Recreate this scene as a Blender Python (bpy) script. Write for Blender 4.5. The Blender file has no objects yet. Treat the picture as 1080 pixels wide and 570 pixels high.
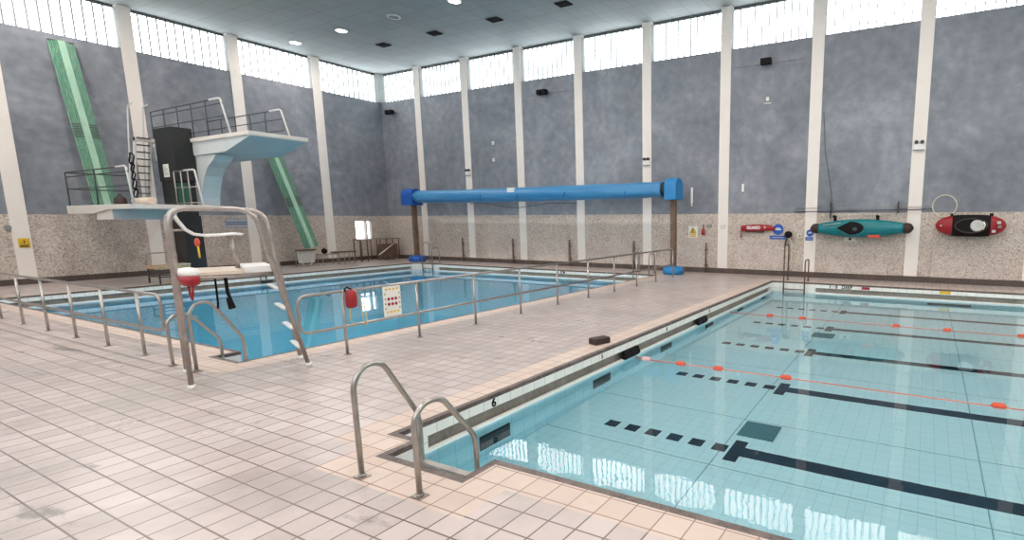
import bpy, bmesh, math, random
from mathutils import Vector, Matrix

random.seed(7)
scene = bpy.context.scene
COL = scene.collection
PI = math.pi

# ------------------------------------------------------------------ camera
cam_data = bpy.data.cameras.new('camera')
cam = bpy.data.objects.new('camera', cam_data)
COL.objects.link(cam)
cam_data.sensor_width = 36.0
cam_data.sensor_fit = 'HORIZONTAL'
cam_data.lens = 36 * 557.45 / 1080
cam_data.shift_x = (540 - 687.11) / 1080
cam_data.shift_y = (316.09 - 285) / 1080
cam_data.clip_end = 200
_p, _r, _y = 0.1508, -0.002, 0.4748
_right = Vector((math.cos(_y), math.sin(_y), 0))
_f0 = Vector((-math.sin(_y), math.cos(_y), 0))
_fwd = _f0 * math.cos(_p) - Vector((0, 0, 1)) * math.sin(_p)
_up = Vector((0, 0, 1)) * math.cos(_p) + _f0 * math.sin(_p)
_r2 = _right * math.cos(_r) + _up * math.sin(_r)
_u2 = _up * math.cos(_r) - _right * math.sin(_r)
cam.matrix_world = Matrix(((_r2.x, _u2.x, -_fwd.x, 27.098), (_r2.y, _u2.y, -_fwd.y, -20.198),
                           (_r2.z, _u2.z, -_fwd.z, 2.156), (0, 0, 0, 1)))
scene.camera = cam

# ------------------------------------------------------------------ look, world
scene.view_settings.view_transform = 'Standard'
scene.view_settings.look = 'None'
scene.view_settings.exposure = 0.32
scene.view_settings.gamma = 1.0
scene.view_settings.use_curve_mapping = False
scene.cycles.max_bounces = 10
scene.cycles.diffuse_bounces = 5
scene.cycles.sample_clamp_indirect = 14.0
scene.cycles.use_denoising = True
world = bpy.data.worlds.new('world')
scene.world = world
world.use_nodes = True
world.node_tree.nodes['Background'].inputs[0].default_value = (0.75, 0.85, 1.0, 1)
world.node_tree.nodes['Background'].inputs[1].default_value = 0.5

WINDOW_STRENGTH = 5.6
FRONT_FILL_STRENGTH = 2.5    # unseen glazing behind the camera, made tall to add fill light
LAMP_POWER = 82.0
LAMP_DISC = 14.0
GALLERY_POWER = 0.0

# ------------------------------------------------------------------ material helpers
def new_mat(name):
    m = bpy.data.materials.new(name)
    m.use_nodes = True
    nt = m.node_tree
    b = nt.nodes['Principled BSDF']
    return m, nt, b

def N(nt, typ, **kw):
    n = nt.nodes.new(typ)
    for k, v in kw.items():
        setattr(n, k, v)
    return n

def rgba(c):
    return (c[0], c[1], c[2], 1.0)

def plain(name, col, rough=0.5, metal=0.0, vary=0.06, scale=6.0, spec=None):
    m, nt, b = new_mat(name)
    tc = N(nt, 'ShaderNodeTexCoord')
    no = N(nt, 'ShaderNodeTexNoise')
    no.inputs['Scale'].default_value = scale
    no.inputs['Detail'].default_value = 4
    nt.links.new(tc.outputs['Object'], no.inputs['Vector'])
    ramp = N(nt, 'ShaderNodeValToRGB')
    ramp.color_ramp.elements[0].position = 0.3
    ramp.color_ramp.elements[1].position = 0.7
    ramp.color_ramp.elements[0].color = rgba([c * (1 - vary) for c in col])
    ramp.color_ramp.elements[1].color = rgba([min(1, c * (1 + vary)) for c in col])
    nt.links.new(no.outputs['Fac'], ramp.inputs['Fac'])
    nt.links.new(ramp.outputs['Color'], b.inputs['Base Color'])
    b.inputs['Roughness'].default_value = rough
    b.inputs['Metallic'].default_value = metal
    if spec is not None:
        b.inputs['Specular IOR Level'].default_value = spec
    return m

def mottled(name, c0, c1, scale, rough=0.8, c2=None, stretch=(1, 1, 1), fine=0.35):
    """two scales of noise between two paint tones"""
    m, nt, b = new_mat(name)
    tc = N(nt, 'ShaderNodeTexCoord')
    mp = N(nt, 'ShaderNodeMapping')
    mp.inputs['Scale'].default_value = stretch
    nt.links.new(tc.outputs['Object'], mp.inputs['Vector'])
    n1 = N(nt, 'ShaderNodeTexNoise')
    n1.inputs['Scale'].default_value = scale
    n1.inputs['Detail'].default_value = 8
    n1.inputs['Roughness'].default_value = 0.65
    n1.inputs['Distortion'].default_value = 0.6
    n2 = N(nt, 'ShaderNodeTexNoise')
    n2.inputs['Scale'].default_value = scale * 9
    n2.inputs['Detail'].default_value = 5
    nt.links.new(mp.outputs['Vector'], n1.inputs['Vector'])
    nt.links.new(tc.outputs['Object'], n2.inputs['Vector'])
    mx = N(nt, 'ShaderNodeMix', data_type='FLOAT')
    mx.inputs[0].default_value = fine
    nt.links.new(n1.outputs['Fac'], mx.inputs[2])
    nt.links.new(n2.outputs['Fac'], mx.inputs[3])
    ramp = N(nt, 'ShaderNodeValToRGB')
    ramp.color_ramp.elements[0].position = 0.36
    ramp.color_ramp.elements[1].position = 0.64
    ramp.color_ramp.elements[0].color = rgba(c0)
    ramp.color_ramp.elements[1].color = rgba(c1)
    if c2:
        e = ramp.color_ramp.elements.new(0.52)
        e.color = rgba(c2)
    nt.links.new(mx.outputs[0], ramp.inputs['Fac'])
    nt.links.new(ramp.outputs['Color'], b.inputs['Base Color'])
    b.inputs['Roughness'].default_value = rough
    return m

def pebbledash(name, tones, scale=28.0):
    m, nt, b = new_mat(name)
    tc = N(nt, 'ShaderNodeTexCoord')
    vo = N(nt, 'ShaderNodeTexVoronoi')
    vo.inputs['Scale'].default_value = scale
    nt.links.new(tc.outputs['Object'], vo.inputs['Vector'])
    sep = N(nt, 'ShaderNodeSeparateColor')
    nt.links.new(vo.outputs['Color'], sep.inputs[0])
    ramp = N(nt, 'ShaderNodeValToRGB')
    els = ramp.color_ramp.elements
    els[0].position = 0.0
    els[0].color = rgba(tones[0])
    els[1].position = 1.0
    els[1].color = rgba(tones[-1])
    for i, t in enumerate(tones[1:-1]):
        e = els.new((i + 1) / (len(tones) - 1))
        e.color = rgba(t)
    nt.links.new(sep.outputs[0], ramp.inputs['Fac'])
    no = N(nt, 'ShaderNodeTexNoise')
    no.inputs['Scale'].default_value = 1.1
    no.inputs['Detail'].default_value = 5
    nt.links.new(tc.outputs['Object'], no.inputs['Vector'])
    r2 = N(nt, 'ShaderNodeValToRGB')
    r2.color_ramp.elements[0].position = 0.35
    r2.color_ramp.elements[1].position = 0.65
    r2.color_ramp.elements[0].color = (0.86, 0.86, 0.86, 1)
    r2.color_ramp.elements[1].color = (1.0, 1.0, 1.0, 1)
    nt.links.new(no.outputs['Fac'], r2.inputs['Fac'])
    mx = N(nt, 'ShaderNodeMix', data_type='RGBA', blend_type='MULTIPLY')
    mx.inputs[0].default_value = 1.0
    nt.links.new(ramp.outputs['Color'], mx.inputs[6])
    nt.links.new(r2.outputs['Color'], mx.inputs[7])
    nt.links.new(mx.outputs[2], b.inputs['Base Color'])
    b.inputs['Roughness'].default_value = 0.85
    bp = N(nt, 'ShaderNodeBump')
    bp.inputs['Strength'].default_value = 0.3
    bp.inputs['Distance'].default_value = 0.01
    nt.links.new(vo.outputs['Distance'], bp.inputs['Height'])
    nt.links.new(bp.outputs['Normal'], b.inputs['Normal'])
    return m

def tiles(name, size, c1, c2, joint, jw, origin=(0, 0, 0), rough=0.4, plane='XY', dirt=None, dirt_amt=0.5,
          size_y=None, dirt_scale=0.7, spec=0.5, bump=0.15, stain=None):
    """square tiles: per-tile tint between c1 and c2, joint lines, optional dirt film"""
    m, nt, b = new_mat(name)
    tc = N(nt, 'ShaderNodeTexCoord')
    mp = N(nt, 'ShaderNodeMapping')
    mp.inputs['Location'].default_value = (-origin[0], -origin[1], -origin[2])
    nt.links.new(tc.outputs['Object'], mp.inputs['Vector'])
    vec = mp.outputs['Vector']
    if plane != 'XY':
        sx = N(nt, 'ShaderNodeSeparateXYZ')
        cx = N(nt, 'ShaderNodeCombineXYZ')
        nt.links.new(vec, sx.inputs[0])
        if plane == 'ANY':
            ad = N(nt, 'ShaderNodeMath', operation='ADD')
            nt.links.new(sx.outputs[0], ad.inputs[0])
            nt.links.new(sx.outputs[1], ad.inputs[1])
            nt.links.new(ad.outputs[0], cx.inputs[0])
        else:
            nt.links.new(sx.outputs['XYZ'.index(plane[0])], cx.inputs[0])
        nt.links.new(sx.outputs[2], cx.inputs[1])
        vec = cx.outputs[0]
    br = N(nt, 'ShaderNodeTexBrick')
    br.offset = 0.0
    br.squash = 1.0
    br.inputs['Scale'].default_value = 1.0
    br.inputs['Brick Width'].default_value = size
    br.inputs['Row Height'].default_value = size_y or size
    br.inputs['Mortar Size'].default_value = jw
    br.inputs['Mortar Smooth'].default_value = 0.1
    br.inputs['Bias'].default_value = 0.0
    br.inputs['Color1'].default_value = rgba(c1)
    br.inputs['Color2'].default_value = rgba(c2)
    br.inputs['Mortar'].default_value = rgba(joint)
    nt.links.new(vec, br.inputs['Vector'])
    out = br.outputs['Color']
    if dirt:
        no = N(nt, 'ShaderNodeTexNoise')
        no.inputs['Scale'].default_value = dirt_scale
        no.inputs['Detail'].default_value = 9
        no.inputs['Roughness'].default_value = 0.68
        no.inputs['Distortion'].default_value = 0.4
        nt.links.new(tc.outputs['Object'], no.inputs['Vector'])
        rp = N(nt, 'ShaderNodeValToRGB')
        rp.color_ramp.elements[0].position = 0.47
        rp.color_ramp.elements[1].position = 0.72
        rp.color_ramp.elements[0].color = (0, 0, 0, 1)
        rp.color_ramp.elements[1].color = (1, 1, 1, 1)
        nt.links.new(no.outputs['Fac'], rp.inputs['Fac'])
        ml = N(nt, 'ShaderNodeMath', operation='MULTIPLY')
        ml.inputs[1].default_value = dirt_amt
        nt.links.new(rp.outputs['Color'], ml.inputs[0])
        mx = N(nt, 'ShaderNodeMix', data_type='RGBA')
        nt.links.new(ml.outputs[0], mx.inputs[0])
        nt.links.new(out, mx.inputs[6])
        mx.inputs[7].default_value = rgba(dirt)
        out = mx.outputs[2]
        if stain:
            mp2 = N(nt, 'ShaderNodeMapping')
            mp2.inputs['Scale'].default_value = (0.55, 1.5, 1)
            mp2.inputs['Rotation'].default_value = (0, 0, -0.5)
            nt.links.new(tc.outputs['Object'], mp2.inputs['Vector'])
            n3 = N(nt, 'ShaderNodeTexNoise')
            n3.inputs['Scale'].default_value = 1.25
            n3.inputs['Detail'].default_value = 6
            n3.inputs['Roughness'].default_value = 0.6
            nt.links.new(mp2.outputs['Vector'], n3.inputs['Vector'])
            r3 = N(nt, 'ShaderNodeValToRGB')
            r3.color_ramp.elements[0].position = 0.625
            r3.color_ramp.elements[1].position = 0.69
            r3.color_ramp.elements[0].color = (0, 0, 0, 1)
            r3.color_ramp.elements[1].color = (0.75, 0.75, 0.75, 1)
            nt.links.new(n3.outputs['Fac'], r3.inputs['Fac'])
            m3 = N(nt, 'ShaderNodeMix', data_type='RGBA')
            nt.links.new(r3.outputs['Color'], m3.inputs[0])
            nt.links.new(out, m3.inputs[6])
            m3.inputs[7].default_value = rgba(stain)
            out = m3.outputs[2]
        rr = N(nt, 'ShaderNodeMapRange')
        rr.inputs['To Min'].default_value = rough * 0.75
        rr.inputs['To Max'].default_value = min(1, rough * 1.5)
        nt.links.new(no.outputs['Fac'], rr.inputs['Value'])
        nt.links.new(rr.outputs['Result'], b.inputs['Roughness'])
    else:
        b.inputs['Roughness'].default_value = rough
    nt.links.new(out, b.inputs['Base Color'])
    b.inputs['Specular IOR Level'].default_value = spec
    bp = N(nt, 'ShaderNodeBump')
    bp.inputs['Strength'].default_value = bump
    bp.inputs['Distance'].default_value = 0.004
    bp.invert = True
    nt.links.new(br.outputs['Fac'], bp.inputs['Height'])
    nt.links.new(bp.outputs['Normal'], b.inputs['Normal'])
    return m

def glow(name, col, strength):
    m, nt, b = new_mat(name)
    b.inputs['Base Color'].default_value = rgba([0.6 * c for c in col])
    b.inputs['Emission Color'].default_value = rgba(col)
    b.inputs['Emission Strength'].default_value = strength
    return m

def glazing(name, strength, axis, pitch):
    """daylit profiled glass: each narrow panel glows, the overlapping joints let less through"""
    m, nt, b = new_mat(name)
    tc = N(nt, 'ShaderNodeTexCoord')
    sx = N(nt, 'ShaderNodeSeparateXYZ')
    nt.links.new(tc.outputs['Object'], sx.inputs[0])
    dv = N(nt, 'ShaderNodeMath', operation='DIVIDE')
    dv.inputs[1].default_value = pitch
    nt.links.new(sx.outputs[axis], dv.inputs[0])
    fr = N(nt, 'ShaderNodeMath', operation='FRACT')
    nt.links.new(dv.outputs[0], fr.inputs[0])
    gt = N(nt, 'ShaderNodeMath', operation='GREATER_THAN')
    gt.inputs[1].default_value = 0.10
    nt.links.new(fr.outputs[0], gt.inputs[0])
    mr = N(nt, 'ShaderNodeMapRange')
    mr.inputs['To Min'].default_value = 0.30
    mr.inputs['To Max'].default_value = strength
    nt.links.new(gt.outputs[0], mr.inputs['Value'])
    b.inputs['Base Color'].default_value = (0.20, 0.225, 0.225, 1)
    b.inputs['Emission Color'].default_value = (0.95, 0.985, 1.0, 1)
    b.inputs['Roughness'].default_value = 0.3
    nt.links.new(mr.outputs['Result'], b.inputs['Emission Strength'])
    return m

def water(name, tint, bump=0.05, scale=1.3):
    m = bpy.data.materials.new(name)
    m.use_nodes = True
    nt = m.node_tree
    nt.nodes.clear()
    out = N(nt, 'ShaderNodeOutputMaterial')
    g = N(nt, 'ShaderNodeBsdfRefraction')
    g.inputs['IOR'].default_value = 1.333
    g.inputs['Roughness'].default_value = 0.0
    g.inputs['Color'].default_value = rgba(tint)
    gl = N(nt, 'ShaderNodeBsdfGlossy')
    gl.inputs['Roughness'].default_value = 0.0
    gl.inputs['Color'].default_value = (1, 1, 1, 1)
    fr = N(nt, 'ShaderNodeFresnel')
    fr.inputs['IOR'].default_value = 1.333
    ms = N(nt, 'ShaderNodeMixShader')
    nt.links.new(fr.outputs[0], ms.inputs[0])
    nt.links.new(g.outputs[0], ms.inputs[1])
    nt.links.new(gl.outputs[0], ms.inputs[2])
    tc = N(nt, 'ShaderNodeTexCoord')
    no = N(nt, 'ShaderNodeTexNoise')
    no.inputs['Scale'].default_value = scale
    no.inputs['Detail'].default_value = 3
    no.inputs['Distortion'].default_value = 0.3
    nt.links.new(tc.outputs['Object'], no.inputs['Vector'])
    bp = N(nt, 'ShaderNodeBump')
    bp.inputs['Strength'].default_value = bump
    bp.inputs['Distance'].default_value = 0.05
    nt.links.new(no.outputs['Fac'], bp.inputs['Height'])
    for node in (g, gl, fr):
        nt.links.new(bp.outputs['Normal'], node.inputs['Normal'])
    nt.links.new(ms.outputs[0], out.inputs['Surface'])
    return m

def fabric_stripes(name, c1, c2, scale, axis=0, rough=0.5):
    m, nt, b = new_mat(name)
    tc = N(nt, 'ShaderNodeTexCoord')
    no = N(nt, 'ShaderNodeTexNoise')
    no.inputs['Scale'].default_value = scale
    no.inputs['Detail'].default_value = 3
    mp = N(nt, 'ShaderNodeMapping')
    s = [1, 1, 1]
    s[axis] = 0.06
    mp.inputs['Scale'].default_value = s
    nt.links.new(tc.outputs['Object'], mp.inputs['Vector'])
    nt.links.new(mp.outputs['Vector'], no.inputs['Vector'])
    rp = N(nt, 'ShaderNodeValToRGB')
    rp.color_ramp.elements[0].position = 0.35
    rp.color_ramp.elements[1].position = 0.65
    rp.color_ramp.elements[0].color = rgba(c1)
    rp.color_ramp.elements[1].color = rgba(c2)
    nt.links.new(no.outputs['Fac'], rp.inputs['Fac'])
    nt.links.new(rp.outputs['Color'], b.inputs['Base Color'])
    b.inputs['Roughness'].default_value = rough
    return m

M = {}
M['blue_wall'] = mottled('blue_wall_paint', (0.155, 0.172, 0.20), (0.315, 0.335, 0.372), 0.33, rough=0.75, c2=(0.228, 0.246, 0.28))
M['pebble'] = pebbledash('pebbledash', [(0.31, 0.26, 0.225), (0.53, 0.46, 0.405), (0.63, 0.555, 0.49), (0.48, 0.41, 0.36), (0.74, 0.66, 0.585)])
M['pebble_panel'] = pebbledash('pebbledash_panel', [(0.36, 0.30, 0.265), (0.54, 0.47, 0.43), (0.64, 0.57, 0.52), (0.50, 0.43, 0.385), (0.73, 0.66, 0.60)])
M['pillar'] = plain('pillar_paint', (0.80, 0.75, 0.70), rough=0.6, vary=0.03, scale=1.5)
M['ceiling'] = tiles('ceiling_board', 0.84, (0.27, 0.30, 0.305), (0.295, 0.325, 0.33), (0.21, 0.235, 0.24), 0.015, rough=0.9, dirt=(0.21, 0.245, 0.25), dirt_amt=0.25, bump=0.05)
M['skirting'] = tiles('skirting_tile', 0.235, (0.075, 0.055, 0.047), (0.10, 0.072, 0.06), (0.05, 0.04, 0.035), 0.006, rough=0.6, plane='ANY')
M['deck'] = tiles('deck_tile', 0.2355, (0.46, 0.395, 0.37), (0.56, 0.485, 0.46), (0.13, 0.095, 0.08), 0.007,
                  origin=(22.46, -18.10, 0), rough=0.27, dirt=(0.29, 0.26, 0.245), dirt_amt=0.75, dirt_scale=0.6, stain=(0.17, 0.15, 0.14), spec=0.6)
M['border'] = tiles('border_tile', 0.2355, (0.56, 0.45, 0.385), (0.62, 0.51, 0.44), (0.27, 0.185, 0.15), 0.006,
                    origin=(22.46, -18.10, 0), rough=0.42, dirt=(0.44, 0.36, 0.32), dirt_amt=0.4, dirt_scale=1.6)
M['nosing'] = mottled('nosing_tile', (0.055, 0.045, 0.04), (0.20, 0.155, 0.14), 5.0, rough=0.55)
M['pool_white'] = tiles('white_pool_tile', 0.235, (0.80, 0.81, 0.77), (0.85, 0.86, 0.82), (0.55, 0.58, 0.55), 0.006,
                        rough=0.3, plane='ANY', origin=(0, 0, 0.0), dirt=(0.66, 0.68, 0.62), dirt_amt=0.4, dirt_scale=1.5)
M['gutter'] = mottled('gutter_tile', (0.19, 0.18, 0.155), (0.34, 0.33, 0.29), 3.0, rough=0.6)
M['lip'] = plain('lip_tile', (0.86, 0.86, 0.83), rough=0.3, vary=0.05)
M['pool_tile'] = tiles('pale_blue_pool_tile', 0.165, (0.60, 0.90, 0.965), (0.64, 0.92, 0.98), (0.40, 0.71, 0.80), 0.003, rough=0.35)
M['pool_wall'] = tiles('pale_blue_wall_tile', 0.235, (0.44, 0.80, 0.92), (0.49, 0.84, 0.94), (0.28, 0.62, 0.76), 0.004, rough=0.35, plane='ANY')
M['deep_tile'] = tiles('deep_pool_tile', 0.235, (0.36, 0.86, 0.99), (0.40, 0.88, 0.99), (0.28, 0.72, 0.90), 0.005, rough=0.35)
M['deep_wall'] = tiles('deep_wall_tile', 0.235, (0.32, 0.78, 0.96), (0.36, 0.82, 0.97), (0.20, 0.56, 0.80), 0.005, rough=0.35, plane='ANY')
M['ledge'] = plain('ledge_tile', (0.62, 0.85, 0.92), rough=0.35, vary=0.04)
M['navy_tile'] = plain('navy_lane_tile', (0.0, 0.028, 0.055), rough=0.5, vary=0.15, spec=0.1)
M['water_big'] = water('training_pool_water', (0.965, 1.0, 1.0), bump=0.03, scale=2.6)
M['water_deep'] = water('diving_pool_water', (0.66, 0.90, 1.0), bump=0.018, scale=1.2)
M['window_x'] = glazing('profiled_glass_long_wall', WINDOW_STRENGTH, 0, 0.271)
M['window_y'] = glazing('profiled_glass_short_wall', WINDOW_STRENGTH, 1, 0.28)
M['window_front'] = glazing('profiled_glass_front_wall', FRONT_FILL_STRENGTH, 0, 0.271)
M['fin'] = plain('glazing_fin', (0.22, 0.24, 0.24), rough=0.7)
M['reveal'] = plain('grey_reveal_paint', (0.24, 0.26, 0.26), rough=0.8)  # pale window-side faces, shade put into the colour against pane glare
M['low_window'] = glow('low_window_glass', (1.0, 0.98, 0.93), 3.0)
M['dark_trim'] = plain('dark_trim', (0.10, 0.115, 0.115), rough=0.6)
M['steel'] = plain('brushed_steel', (0.44, 0.41, 0.38), rough=0.28, metal=1.0, vary=0.10, scale=12)
M['dull_steel'] = plain('dull_steel', (0.44, 0.40, 0.375), rough=0.38, metal=0.9, vary=0.15, scale=12)
M['dark_metal'] = plain('dark_metal', (0.055, 0.06, 0.065), rough=0.5, metal=0.4)
M['white_metal'] = plain('white_metal', (0.66, 0.66, 0.64), rough=0.4)
M['rust_metal'] = plain('brown_metal', (0.12, 0.075, 0.05), rough=0.6, vary=0.2)
M['brown_post'] = plain('brown_post', (0.15, 0.095, 0.06), rough=0.6, vary=0.2, scale=5)
M['platform'] = plain('platform_concrete', (0.66, 0.62, 0.57), rough=0.6, vary=0.04, scale=2)
M['soffit'] = plain('pale_blue_soffit', (0.52, 0.56, 0.56), rough=0.6, vary=0.04, scale=1.5)
M['black_clad'] = plain('black_cladding', (0.012, 0.013, 0.014), rough=0.45, vary=0.2)
M['green_side'] = fabric_stripes('green_ribbed_board', (0.10, 0.24, 0.17), (0.17, 0.34, 0.24), 22, axis=2)
M['green_mid'] = fabric_stripes('pale_green_strip', (0.30, 0.50, 0.38), (0.36, 0.56, 0.43), 10, axis=2)
M['blue_cover'] = fabric_stripes('blue_cover_sheet', (0.035, 0.20, 0.42), (0.07, 0.28, 0.53), 5.0, axis=0, rough=0.35)
M['blue_hood'] = plain('blue_hood', (0.012, 0.20, 0.48), rough=0.4)
M['royal_blue'] = plain('royal_blue', (0.01, 0.09, 0.42), rough=0.45)
M['black'] = plain('black_rubber', (0.010, 0.009, 0.010), rough=0.7, spec=0.15)
M['white'] = plain('white_plastic', (0.78, 0.78, 0.76), rough=0.4, vary=0.03)
M['cream'] = plain('cream_plastic', (0.66, 0.62, 0.48), rough=0.5)
M['red'] = plain('red_plastic', (0.30, 0.008, 0.016), rough=0.4)
M['orange'] = plain('orange_plastic', (0.60, 0.07, 0.025), rough=0.4)
M['pink'] = plain('faded_pink_plastic', (0.70, 0.45, 0.42), rough=0.5)
M['yellow'] = plain('yellow_sign', (0.72, 0.46, 0.02), rough=0.5)
M['yellow_rope'] = plain('yellow_rope', (0.62, 0.50, 0.22), rough=0.7)
M['teal'] = plain('teal_hull', (0.0, 0.165, 0.19), rough=0.3, vary=0.12, scale=3)
M['wood'] = fabric_stripes('pale_timber', (0.42, 0.28, 0.15), (0.62, 0.46, 0.28), 14, axis=0, rough=0.6)
M['plank'] = fabric_stripes('white_plank', (0.62, 0.52, 0.42), (0.72, 0.62, 0.52), 10, axis=1, rough=0.6)
M['dark_brown'] = plain('dark_brown', (0.035, 0.018, 0.014), rough=0.6)
M['rope_red'] = plain('red_lane_rope', (0.62, 0.16, 0.11), rough=0.6)
M['sign_paper'] = plain('sign_paper', (0.74, 0.74, 0.68), rough=0.6, vary=0.02)
M['sign_green'] = plain('sign_green', (0.12, 0.25, 0.10), rough=0.6)
M['grey_plastic'] = plain('grey_plastic', (0.25, 0.25, 0.25), rough=0.5)
M['seat_grey'] = plain('pale_seat', (0.52, 0.52, 0.50), rough=0.4, vary=0.1)
M['joint'] = plain('joint_seal', (0.16, 0.40, 0.46), rough=0.5)
M['drain'] = tiles('drain_grate', 0.04, (0.0, 0.07, 0.09), (0.005, 0.09, 0.12), (0.02, 0.18, 0.22), 0.008, rough=0.4)
M['off_lamp'] = plain('unlit_lamp_glass', (0.12, 0.14, 0.145), rough=0.4)
M['lamp'] = glow('lamp_disc', (1.0, 0.95, 0.93), LAMP_DISC)
M['door_paint'] = plain('door_paint', (0.35, 0.42, 0.48), rough=0.5)

# ------------------------------------------------------------------ mesh builder
def fillet(pts, r, n=6):
    """round the inner corners of a polyline"""
    pts = [Vector(p) for p in pts]
    out = [pts[0]]
    for i in range(1, len(pts) - 1):
        a, b, c = pts[i - 1], pts[i], pts[i + 1]
        d1, d2 = (a - b), (c - b)
        rr = min(r, d1.length * 0.49, d2.length * 0.49)
        p1, p2 = b + d1.normalized() * rr, b + d2.normalized() * rr
        for k in range(n + 1):
            t = k / n
            out.append(p1 * (1 - t) ** 2 + b * 2 * t * (1 - t) + p2 * t * t)
    out.append(pts[-1])
    return out

class MB:
    def __init__(self):
        self.bm = bmesh.new()
        self.mi = 0
    def _face(self, vs):
        try:
            f = self.bm.faces.new(vs)
            f.material_index = self.mi
            return f
        except ValueError:
            return None
    def box(self, lo, hi, rot=None, pivot=None):
        x0, y0, z0 = lo
        x1, y1, z1 = hi
        co = [(x0, y0, z0), (x1, y0, z0), (x1, y1, z0), (x0, y1, z0), (x0, y0, z1), (x1, y0, z1), (x1, y1, z1), (x0, y1, z1)]
        return self.hexa(co, rot, pivot)
    def hexa(self, co, rot=None, pivot=None):
        co = [Vector(c) for c in co]
        if rot is not None:
            pv = Vector(pivot or (0, 0, 0))
            co = [rot @ (c - pv) + pv for c in co]
        v = [self.bm.verts.new(c) for c in co]
        for f in ((3, 2, 1, 0), (4, 5, 6, 7), (0, 1, 5, 4), (1, 2, 6, 5), (2, 3, 7, 6), (3, 0, 4, 7)):
            self._face([v[i] for i in f])
        return self
    def prism(self, poly, vec):
        """extrude a planar polygon (3D points) along vec"""
        vec = Vector(vec)
        a = [self.bm.verts.new(Vector(p)) for p in poly]
        b = [self.bm.verts.new(Vector(p) + vec) for p in poly]
        self._face(a[::-1])
        self._face(b)
        n = len(a)
        for i in range(n):
            self._face([a[i], a[(i + 1) % n], b[(i + 1) % n], b[i]])
        return self
    def tube(self, pts, r, n=10, closed=False, radii=None):
        pts = [Vector(p) for p in pts]
        m = len(pts)
        rings = []
        t0 = (pts[1] - pts[0]).normalized()
        ref = Vector((0, 0, 1)) if abs(t0.z) < 0.9 else Vector((1, 0, 0))
        u = t0.cross(ref).normalized()
        for i in range(m):
            if closed:
                t = (pts[(i + 1) % m] - pts[i - 1]).normalized()
            elif i == 0:
                t = t0
            elif i == m - 1:
                t = (pts[-1] - pts[-2]).normalized()
            else:
                t = ((pts[i + 1] - pts[i]).normalized() + (pts[i] - pts[i - 1]).normalized())
                t = t.normalized() if t.length > 1e-6 else (pts[i + 1] - pts[i]).normalized()
            u = (u - t * u.dot(t))
            u = u.normalized() if u.length > 1e-6 else t.orthogonal().normalized()
            w = t.cross(u)
            rr = radii[i] if radii else r
            rings.append([self.bm.verts.new(pts[i] + (u * math.cos(2 * PI * k / n) + w * math.sin(2 * PI * k / n)) * rr) for k in range(n)])
        rng = range(m) if closed else range(m - 1)
        for i in rng:
            a, b = rings[i], rings[(i + 1) % m]
            for k in range(n):
                f = self._face([a[k], a[(k + 1) % n], b[(k + 1) % n], b[k]])
                if f:
                    f.smooth = True
        if not closed:
            self._face(rings[0][::-1])
            self._face(rings[-1])
        return self
    def loft(self, rings, smooth=True, cap=True):
        vr = [[self.bm.verts.new(Vector(p)) for p in r] for r in rings]
        n = len(vr[0])
        for a, b in zip(vr, vr[1:]):
            for k in range(n):
                f = self._face([a[k], a[(k + 1) % n], b[(k + 1) % n], b[k]])
                if f:
                    f.smooth = smooth
        if cap:
            self._face(vr[0][::-1])
            self._face(vr[-1])
        return self
    def disc(self, c, r, axis, depth, n=24):
        """a short cylinder centred at c; axis 'x','y','z'"""
        c = Vector(c)
        ax = {'x': Vector((1, 0, 0)), 'y': Vector((0, 1, 0)), 'z': Vector((0, 0, 1))}[axis]
        return self.tube_flat(c - ax * depth / 2, c + ax * depth / 2, r, n)
    def tube_flat(self, a, b, r, n=24):
        a, b = Vector(a), Vector(b)
        t = (b - a).normalized()
        u = t.orthogonal().normalized()
        w = t.cross(u)
        ra = [self.bm.verts.new(a + (u * math.cos(2 * PI * k / n) + w * math.sin(2 * PI * k / n)) * r) for k in range(n)]
        rb = [self.bm.verts.new(b + (u * math.cos(2 * PI * k / n) + w * math.sin(2 * PI * k / n)) * r) for k in range(n)]
        for k in range(n):
            f = self._face([ra[k], ra[(k + 1) % n], rb[(k + 1) % n], rb[k]])
            if f:
                f.smooth = True
        self._face(ra[::-1])
        self._face(rb)
        return self
    def ball(self, c, r, sx=1, sy=1, sz=1, n=12):
        res = bmesh.ops.create_uvsphere(self.bm, u_segments=n, v_segments=max(6, n * 2 // 3), radius=r)
        for v in res['verts']:
            v.co = Vector((v.co.x * sx, v.co.y * sy, v.co.z * sz)) + Vector(c)
            for f in v.link_faces:
                f.smooth = True
                f.material_index = self.mi
        return self
    def build(self, name, mat, parent=None, bevel=0.0, loc=None):
        bmesh.ops.recalc_face_normals(self.bm, faces=self.bm.faces[:])
        me = bpy.data.meshes.new(name)
        self.bm.to_mesh(me)
        self.bm.free()
        mats = mat if isinstance(mat, (list, tuple)) else [mat]
        for m in mats:
            me.materials.append(m)
        o = bpy.data.objects.new(name, me)
        COL.objects.link(o)
        if parent is not None:
            o.parent = parent
        if loc is not None:
            o.location = loc
        if bevel:
            md = o.modifiers.new('bevel', 'BEVEL')
            md.width = bevel
            md.segments = 2
            md.limit_method = 'ANGLE'
        return o

def tag(o, label=None, cat=None, group=None, kind=None):
    if label:
        o['label'] = label
    if cat:
        o['category'] = cat
    if group:
        o['group'] = group
    if kind:
        o['kind'] = kind
    return o

def thing(name, loc, label, cat, group=None, rz=0.0, kind=None):
    o = bpy.data.objects.new(name, None)
    o.empty_display_size = 0.2
    COL.objects.link(o)
    o.location = loc
    o.rotation_euler = (0, 0, rz)
    return tag(o, label, cat, group, kind)

def struct(o):
    o['kind'] = 'structure'
    return o

def copy_tree(o, parent=None):
    c = o.copy()
    COL.objects.link(c)
    c.parent = parent
    for ch in list(o.children):
        copy_tree(ch, c)
    return c

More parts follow.
